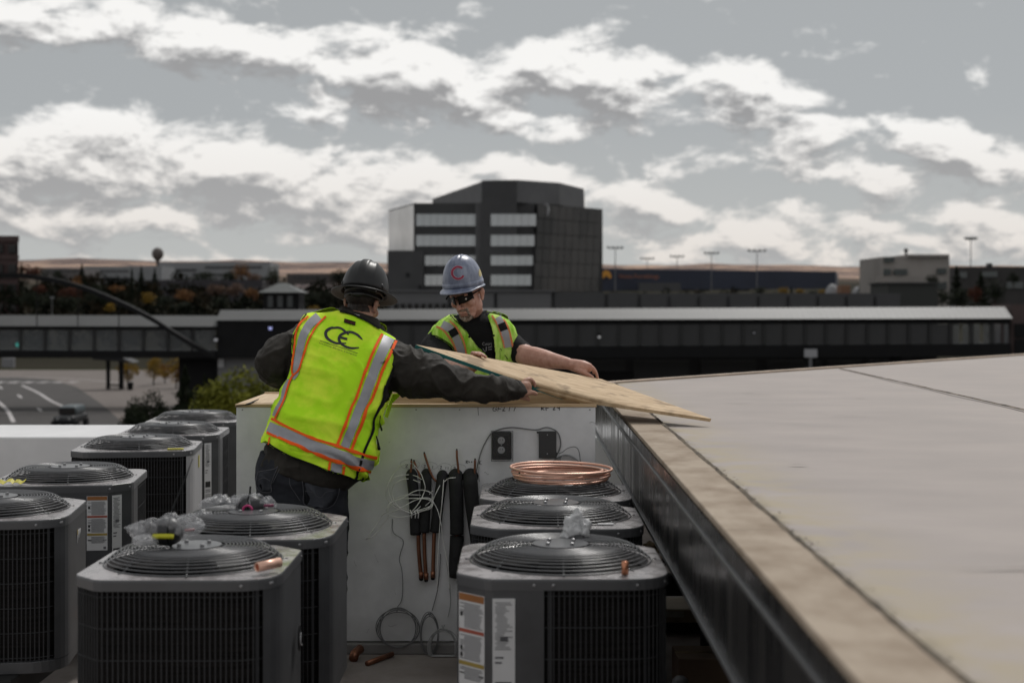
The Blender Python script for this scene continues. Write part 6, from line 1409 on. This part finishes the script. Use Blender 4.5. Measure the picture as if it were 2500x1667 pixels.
# zip pulls on the flank, flap of the front panel
obj('zip_pull', MB().tube([sv.hit(*C3(1278,440),.008), sv.hit(*C3(1264,500),.014), sv.hit(*C3(1274,575),.014)],[.002,.002,.005],6), M_BLK, V1)
obj('zip_pull', MB().tube([sv.hit(*C3(1232,640),.008), sv.hit(*C3(1258,690),.014), sv.hit(*C3(1250,780),.014)],[.003,.004,.008],6), M_BLK, V1)
fl = MB().add([P(*C3(1405,240),6.74),P(*C3(1475,235),6.76),P(*C3(1472,262),6.76),P(*C3(1400,330),6.75),P(*C3(1360,470),6.74),P(*C3(1330,460),6.70),P(*C3(1370,330),6.70)],[(0,1,2,3),(0,3,4,5,6)])
obj('front_flap', fl, M_LIME, V1, sol=.003)
# black full-brim helmet
M_HB = mat('helmet_black', (.010,.010,.011), .40, var=.2, scale=8, spec=.4)
hH = thing('hard_hat', 'black full-brim hard hat worn by the worker seen from behind', 'hard hat', tuple(P(890,714,6.78)))
Mh1 = frame((.10,.93,-.25), .09)
WH1 = helmet(Mh1, P(890,713,6.78), 1., hH, lambda a: .048+.006*math.sin(a), M_HB, rx=.110, ry=.128, h=.150, ridges=((0,.022,.006),(.062,.008,.004),(-.062,.008,.004)))
for q in (-1,1): obj('slot_boss', MB().ell(WH1((q*.092,-.060,.018)),(.012,.010,.014),10,7), M_HB, hH, smooth=True); obj('strap_clip', MB().ell(WH1((q*.075,-.085,-.012)),(.003,.003,.003),8,6), M_SOCK, hH)
obj('ratchet', MB().box(-.035,.035,-.012,.0,-.014,.014).mesh('ratchet') if 0 else MB().ell(WH1((0,-.112,-.040)),(.034,.012,.014),16,8), M_BPL, hH, smooth=True)
nb = MB().tube([WH1((math.cos(t)*.082, math.sin(t)*.108, -.036)) for t in np.linspace(math.pi*1.05, math.pi*1.95, 16)], .009, 6); obj('nape_strap', nb, M_BPL, hH, smooth=True)
# ---- worker facing the camera
F2 = Vector((Xp(1155,8.0),8.0,0)); Y2 = 7.9
W2 = thing('person', 'bearded worker in worn lime vest and black T-shirt holding the wood sheet', 'person', tuple(F2))
rows2 = [((1082,1080),(1232,1080),8.02,.125),((1076,1020),(1240,1020),8.0,.135),((1070,960),(1248,960),7.98,.145),((1064,900),(1252,902),7.95,.15),((1060,860),(1258,862),7.92,.15),((1058,832),(1260,838),7.90,.145),((1064,806),(1254,806),7.88,.13),((1084,786),(1234,780),7.88,.11),((1110,774),(1204,766),7.88,.085)]
M2 = MB(); torso(M2, rows2); limb(M2, [(P(1068,828,7.90),.062),(P(1078,818,7.9),.06)]); M2m = remesh(M2, .0065, 4, 'vest_form2'); displace(M2m, folds((9,6,3.2), .009, seed=9.))
TS = MB(); torso(TS, rows2, .010)
limb(TS, [(P(1078,830,7.90),.078),(P(1064,852,7.84),.080),(P(1078,882,7.68),.070),(P(1088,893,7.55),.056)])
limb(TS, [(P(1228,832,7.90),.078),(P(1250,845,7.88),.074),(P(1270,858,7.84),.066),(P(1279,865,7.82),.061)])
torso(TS, [((1112,780),(1196,772),7.88,.08),((1116,768),(1188,760),7.87,.068)], 0, n=24, p=2.1)
TSm = remesh(TS, .0065, 2, 'tshirt'); displace(TSm, folds((10,8,7), .007, seed=4.)); obj('tshirt', TSm, M_TSH, W2)
B2 = MB(); h2M = frame((-.38,-.84,-.33), -.12); h2s = 1.09; h2o = P(1140,720,7.74)
hT2 = head_parts(B2, h2M, h2o, h2s)
limb(B2, [(P(1150,800,7.89),.066),(P(1153,770,7.87),.062),(hT2((0,-.015,-.05)),.060)])
torso(B2, rows2, .035)
limb(B2, [(P(1078,830,7.90),.055),(P(1066,858,7.82),.054),(P(1086,892,7.58),.050),(P(1112,897,7.40),.047),(P(1142,898,7.22),.036),(P(1156,893,7.10),.029)])
limb(B2, [(P(1156,893,7.10),.029),(P(1162,882,7.04),.034),(P(1164,874,7.0),.030)], 14)
# hand over the far edge of the sheet
for a, b_, c in (((1160,872,6.99),(1168,861,6.97),(1182,869,6.93)),((1156,872,7.01),(1160,861,6.98),(1170,866,6.94)),((1152,873,7.02),(1153,861,7.0),(1160,863,6.95)),((1168,873,6.99),(1175,864,6.97),(1186,872,6.945))):
    finger(B2, [P(*a),P(*b_),P(*c)], .0098, .0078)
finger(B2, [P(1166,880,7.0),P(1172,884,6.96),P(1176,886,6.93)], .0105, .008)
limb(B2, [(P(1228,832,7.90),.056),(P(1250,845,7.88),.056),(P(1284,868,7.80),.060),(P(1306,872,7.76),.057),(P(1330,877,7.71),.052),(P(1352,881,7.67),.043),(P(1380,886,7.61),.034),(P(1392,889,7.59),.031)], sub=6)
limb(B2, [(P(1392,889,7.59),.031),(P(1408,893,7.57),.035),(P(1424,896,7.555),.036),(P(1434,897,7.55),.030)], 16)
for a, b_, c, d, r in (((1432,890,7.545),(1447,899,7.54),(1455,911,7.55),(1459,923,7.56),.0100),((1432,888,7.57),(1446,896,7.575),(1454,906,7.59),(1458,917,7.60),.0100),((1430,887,7.59),(1443,894,7.60),(1451,903,7.62),(1454,913,7.63),.0095),((1428,888,7.61),(1439,894,7.63),(1446,902,7.65),(1449,911,7.655),.0085)):
    finger(B2, [P(*a),P(*b_),P(*c),P(*d)], r, r*.78)
limb(B2, [(P(1408,901,7.55),.020),(P(1424,909,7.52),.015),(P(1436,915,7.515),.0125),(P(1446,921,7.52),.0105)], 12)
legs2 = [[(Vector((-.28,8.02,.9)),.088),(Vector((-.30,8.0,.5)),.060),(Vector((-.31,8.05,.12)),.042)],[(Vector((-.10,8.02,.9)),.088),(Vector((-.08,8.0,.5)),.060),(Vector((-.07,8.05,.12)),.042)]]
for L in legs2: limb(B2, L)
B2m = remesh(B2, .0042, 1, 'body'); body2 = obj('body', B2m, M_SKIN2, W2); eyes(h2M, h2o, h2s, body2)
R2i = h2M.to_3x3().inverted()
def L2(c): return (R2i @ (c-h2o))/h2s
def beard(c, n):
    l = L2(c)
    if l.length > .15 or l.y < .045 or abs(l.x) > .036 or l.z > -.044: return False
    if -.082 < l.z < -.054 and abs(l.x) < .021: return False     # mouth
    return abs(l.x) < .030+.003*noise.noise(c*300) or l.z < -.085
M_BEARD = mat('grey_beard', (.12,.075,.05), .9, col2=(.42,.36,.31), scale=70, bump=.6, bscale=350, lo=.4, hi=.58)
obj('goatee', subset(B2m, beard, .0022, 'goatee'), M_BEARD, W2)
def stub(c, n): l = L2(c); return l.length < .14 and l.y > -.0 and l.z < -.035 and l.z > -.115 and (abs(l.x) > .03) and l.x > -.2
lp = MB().tube([hT2((x,.0985-abs(x)*.35-(.0),-.0680-abs(x)*.12)) for x in np.linspace(-.022,.022,9)], .0016, 6); obj('mouth_line', lp, mat('lip_shadow', (.16,.06,.05), .6), W2)
# jeans, boots
JN = MB(); torso(JN, [((1080,1110),(1236,1110),8.02,.135),((1082,1070),(1234,1070),8.02,.135)], 0)
for L in legs2: limb(JN, [(p, r+.024) for p, r in L])
obj('jeans', remesh(JN, .01, 2, 'jeans'), M_JEAN, W2)
for L in legs2:
    a = L[-1][0]; bb = MB().ell((a.x,a.y-.05,.055),(.052,.14,.052),18,10); limb(bb, [(Vector((a.x,a.y,.06)),.052),(Vector((a.x,a.y,.20)),.052)]); obj('boot', remesh(bb, .01, 2, 'boot'), M_BOOT, W2)
# worn vest, open in front
VL = [C2(375,690),C2(300,735),C2(230,795),C2(186,862),C2(250,858),C2(330,900),C2(400,950),C2(450,1010),C2(474,1040),C2(484,1600),C2(790,1600),C2(765,1200),C2(735,1060),C2(690,990),C2(650,960),C2(560,835),C2(480,752),C2(425,700),C2(388,650)]
VR = [C2(748,655),C2(860,690),C2(940,730),C2(985,790),C2(1012,870),C2(1020,1000),C2(1036,1130),C2(1045,1600),C2(842,1600),C2(825,1120),C2(803,900),C2(775,770),C2(740,690)]
def v2pred(c, n):
    x, y = px_of(c)
    if n.y > 0.15: return y < 1075 and (y > 850 or abs(x-1155) < 82)
    return y < 1075 and (inpoly(x,y,VL) or inpoly(x,y,VR))
V2m = subset(M2m, v2pred, .014, 'vest_shell2'); V2 = obj('vest', V2m, M_LIMED, W2, sol=.002); s2 = Surf(V2m); s2.last = 7.8
for n_, m_, p_, w_, l_ in [('reflective_tape',M_SILV,[(318,752),(395,800),(452,890),(492,1010),(505,1120)],[18,18,18,19,19],.006),('orange_trim',M_ORGD,[(262,778),(330,810),(400,900),(446,1000),(462,1100)],4.2,.006),('orange_trim',M_ORGD,[(385,725),(445,780),(500,870),(535,980),(548,1100)],4.2,.006),
    ('reflective_tape',M_SILV,[(838,690),(882,770),(915,860),(940,970)],[17,18,18,17],.006),('orange_trim',M_ORGD,[(785,672),(838,760),(876,860),(905,975)],4,.006),('orange_trim',M_ORGD,[(893,708),(932,770),(962,860),(980,970)],4,.006),
    ('black_binding',M_BBIND,[(388,655),(425,705),(480,755),(560,838),(650,962),(735,1062),(765,1200)],2.2,.005),('black_binding',M_BBIND,[(742,690),(775,770),(803,900),(825,1120)],2.2,.005),('black_binding',M_BBIND,[(186,862),(250,860),(330,900),(400,950),(474,1040)],2.0,.005)]:
    ribbon(n_, s2, p_, w_, m_, V2, l_, C2, 5)
for q in ([(372,830),(470,815)],[(845,765),(925,745)]): pass
ribbon('black_patch', s2, [(405,800),(440,862)], [20,20], M_BBIND, V2, .0075, C2, 5); ribbon('black_patch', s2, [(872,745),(900,812)], [18.5,18.5], M_BBIND, V2, .0075, C2, 5)
for q in ((572,868),(803,857)): obj('snap_button', MB().ell(s2.hit(*C2(*q),.006),(.006,.004,.006),10,6), M_BLK, V2)
pk = MB(); R = []
for j in range(5): R.append([s2.hit(*C2(lerp(865,1020,i/6), lerp(975+ i*3, 1135, j/4)), .006+.008*(i in (1,3,5))) for i in range(7)])
obj('chest_pocket', pk.rings(R,False,False), M_LIMED, V2, smooth=True); ribbon('pocket_seam', s2, [(862,975),(900,1030),(950,1105)], 1.6, M_BBIND, V2, .010, C2, 2)
ysf = MB().add([P(*C2(178,895),8.0),P(*C2(130,930),8.0),P(*C2(118,965),8.02),P(*C2(135,1030),8.02),P(*C2(165,1080),8.02),P(*C2(185,1075),8.0),P(*C2(160,1000),8.0),P(*C2(160,940),8.0)],[(0,1,2,7),(2,3,6,7),(3,4,5,6)]); obj('back_flap', ysf, M_LIME, V2, sol=.003)
st2 = Surf(TSm); M_TPR = mat('tshirt_print', (.30,.30,.32), .7)
text_on(st2, 'Court', 1177, 843, 1201, 842, 11, M_TPR, W2, .003, 'tshirt_lettering')
for a in ([(1179,850),(1183,857),(1186,857)],[(1187,846),(1187,856)],[(1191,848),(1201,846)],[(1192,853),(1201,852)]): 
    mb = MB(); st2.ribbon(mb, a, 1.6, .003, 1); obj('tshirt_mark', mb, M_TPR, W2)
# sunglasses
M_SG = mat('sunglass_black', (.004,.004,.004), .35, spec=.15)
SG = thing('sunglasses', 'black wraparound sunglasses on the bearded worker', 'sunglasses', tuple(hT2((0,.1,.01))))
for q in (-1,1):
    R = []
    for j in range(7):
        v = j/6; row = []
        for i in range(13):
            u = i/12; x = q*(.007+.056*u); zz = .030-v*(.042*(1-.3*abs(u-.4)))+(-.002 if u > .9 else 0); y = .116-max(0,abs(x)-.010)**1.3*2.9
            row.append(hT2((x, y, zz-(.006 if (u<.1 or u>.93) and v>.7 else 0)+.004*(u>.9))))
        R.append(row)
    obj('lens', MB().rings(R,False,False), M_SG, SG, smooth=True, sol=.003)
    obj('temple_arm', MB().tube([hT2((q*.066,.094,.020)),hT2((q*.078,.045,.022)),hT2((q*.081,.0,.018)),hT2((q*.083,-.02,.008))],[.0045,.004,.0035,.003],8), M_SG, SG, smooth=True)
obj('bridge', MB().tube([hT2((-.012,.116,.022)),hT2((0,.118,.023)),hT2((.012,.116,.022))],.0035,8), M_SG, SG, smooth=True)
# blue hard hat
M_HBL = mat('helmet_blue', (.12,.14,.21), .36, col2=(.27,.30,.39), scale=14, stretch=(1,1,.45), detail=6, lo=.42, hi=.62, spec=.5)
hh = thing('hard_hat', 'scuffed pale blue cap-style hard hat with a red letter C', 'hard hat', tuple(P(1131,698,7.76)))
Mh2 = frame((-.34,-.90,-.16), -.07)
vis = lambda a: .010+.048*max(0, math.sin(a))**3
WH2 = helmet(Mh2, P(1131,697,7.70), 1.03, hh, vis, M_HBL, rx=.103, ry=.122, h=.158, ridges=((0,.012,.005),(.036,.006,.004),(-.036,.006,.004)))
R = [[WH2((math.cos(2*math.pi*i/96)*(.103+k), math.sin(2*math.pi*i/96)*(.122+k), z)) for i in range(96)] for z, k in ((.002,.001),(.004,.0045),(.022,.0035),(.025,.0))]
obj('rim_gutter', MB().rings(R,True,False), M_HBL, hh, smooth=True)
hm = [c for c in hh.children if c.name.startswith('helmet_shell')][0]; sh2 = Surf(hm.data, ABS[hh.name]); sh2.last = 7.6
def CH(x, y): return (1050+x/8.71, 620+y/8.71)
ang = np.linspace(math.radians(-48), math.radians(-333), 22)
def carc(r0): return [(598+r0*.98*math.cos(t), 405+r0*math.sin(t)) for t in ang]
ribbon('letter_mark_outline', sh2, carc(125), 7.0, mat('mark_pale', (.40,.36,.44), .5), hh, .0028, CH, 3); ribbon('letter_mark', sh2, carc(125), 4.8, mat('mark_red', (.28,.012,.05), .5), hh, .0045, CH, 3)
em = MB(); R = []
for j in range(1,5): R.append([sh2.hit(*CH(1058+j/4*34*math.cos(t), 402+j/4*88*math.sin(t)), .003) for t in np.linspace(0,6.0,14)])
obj('round_sticker', em.rings(R,True,True), mat('sticker_gold', (.50,.42,.20), .5), hh)
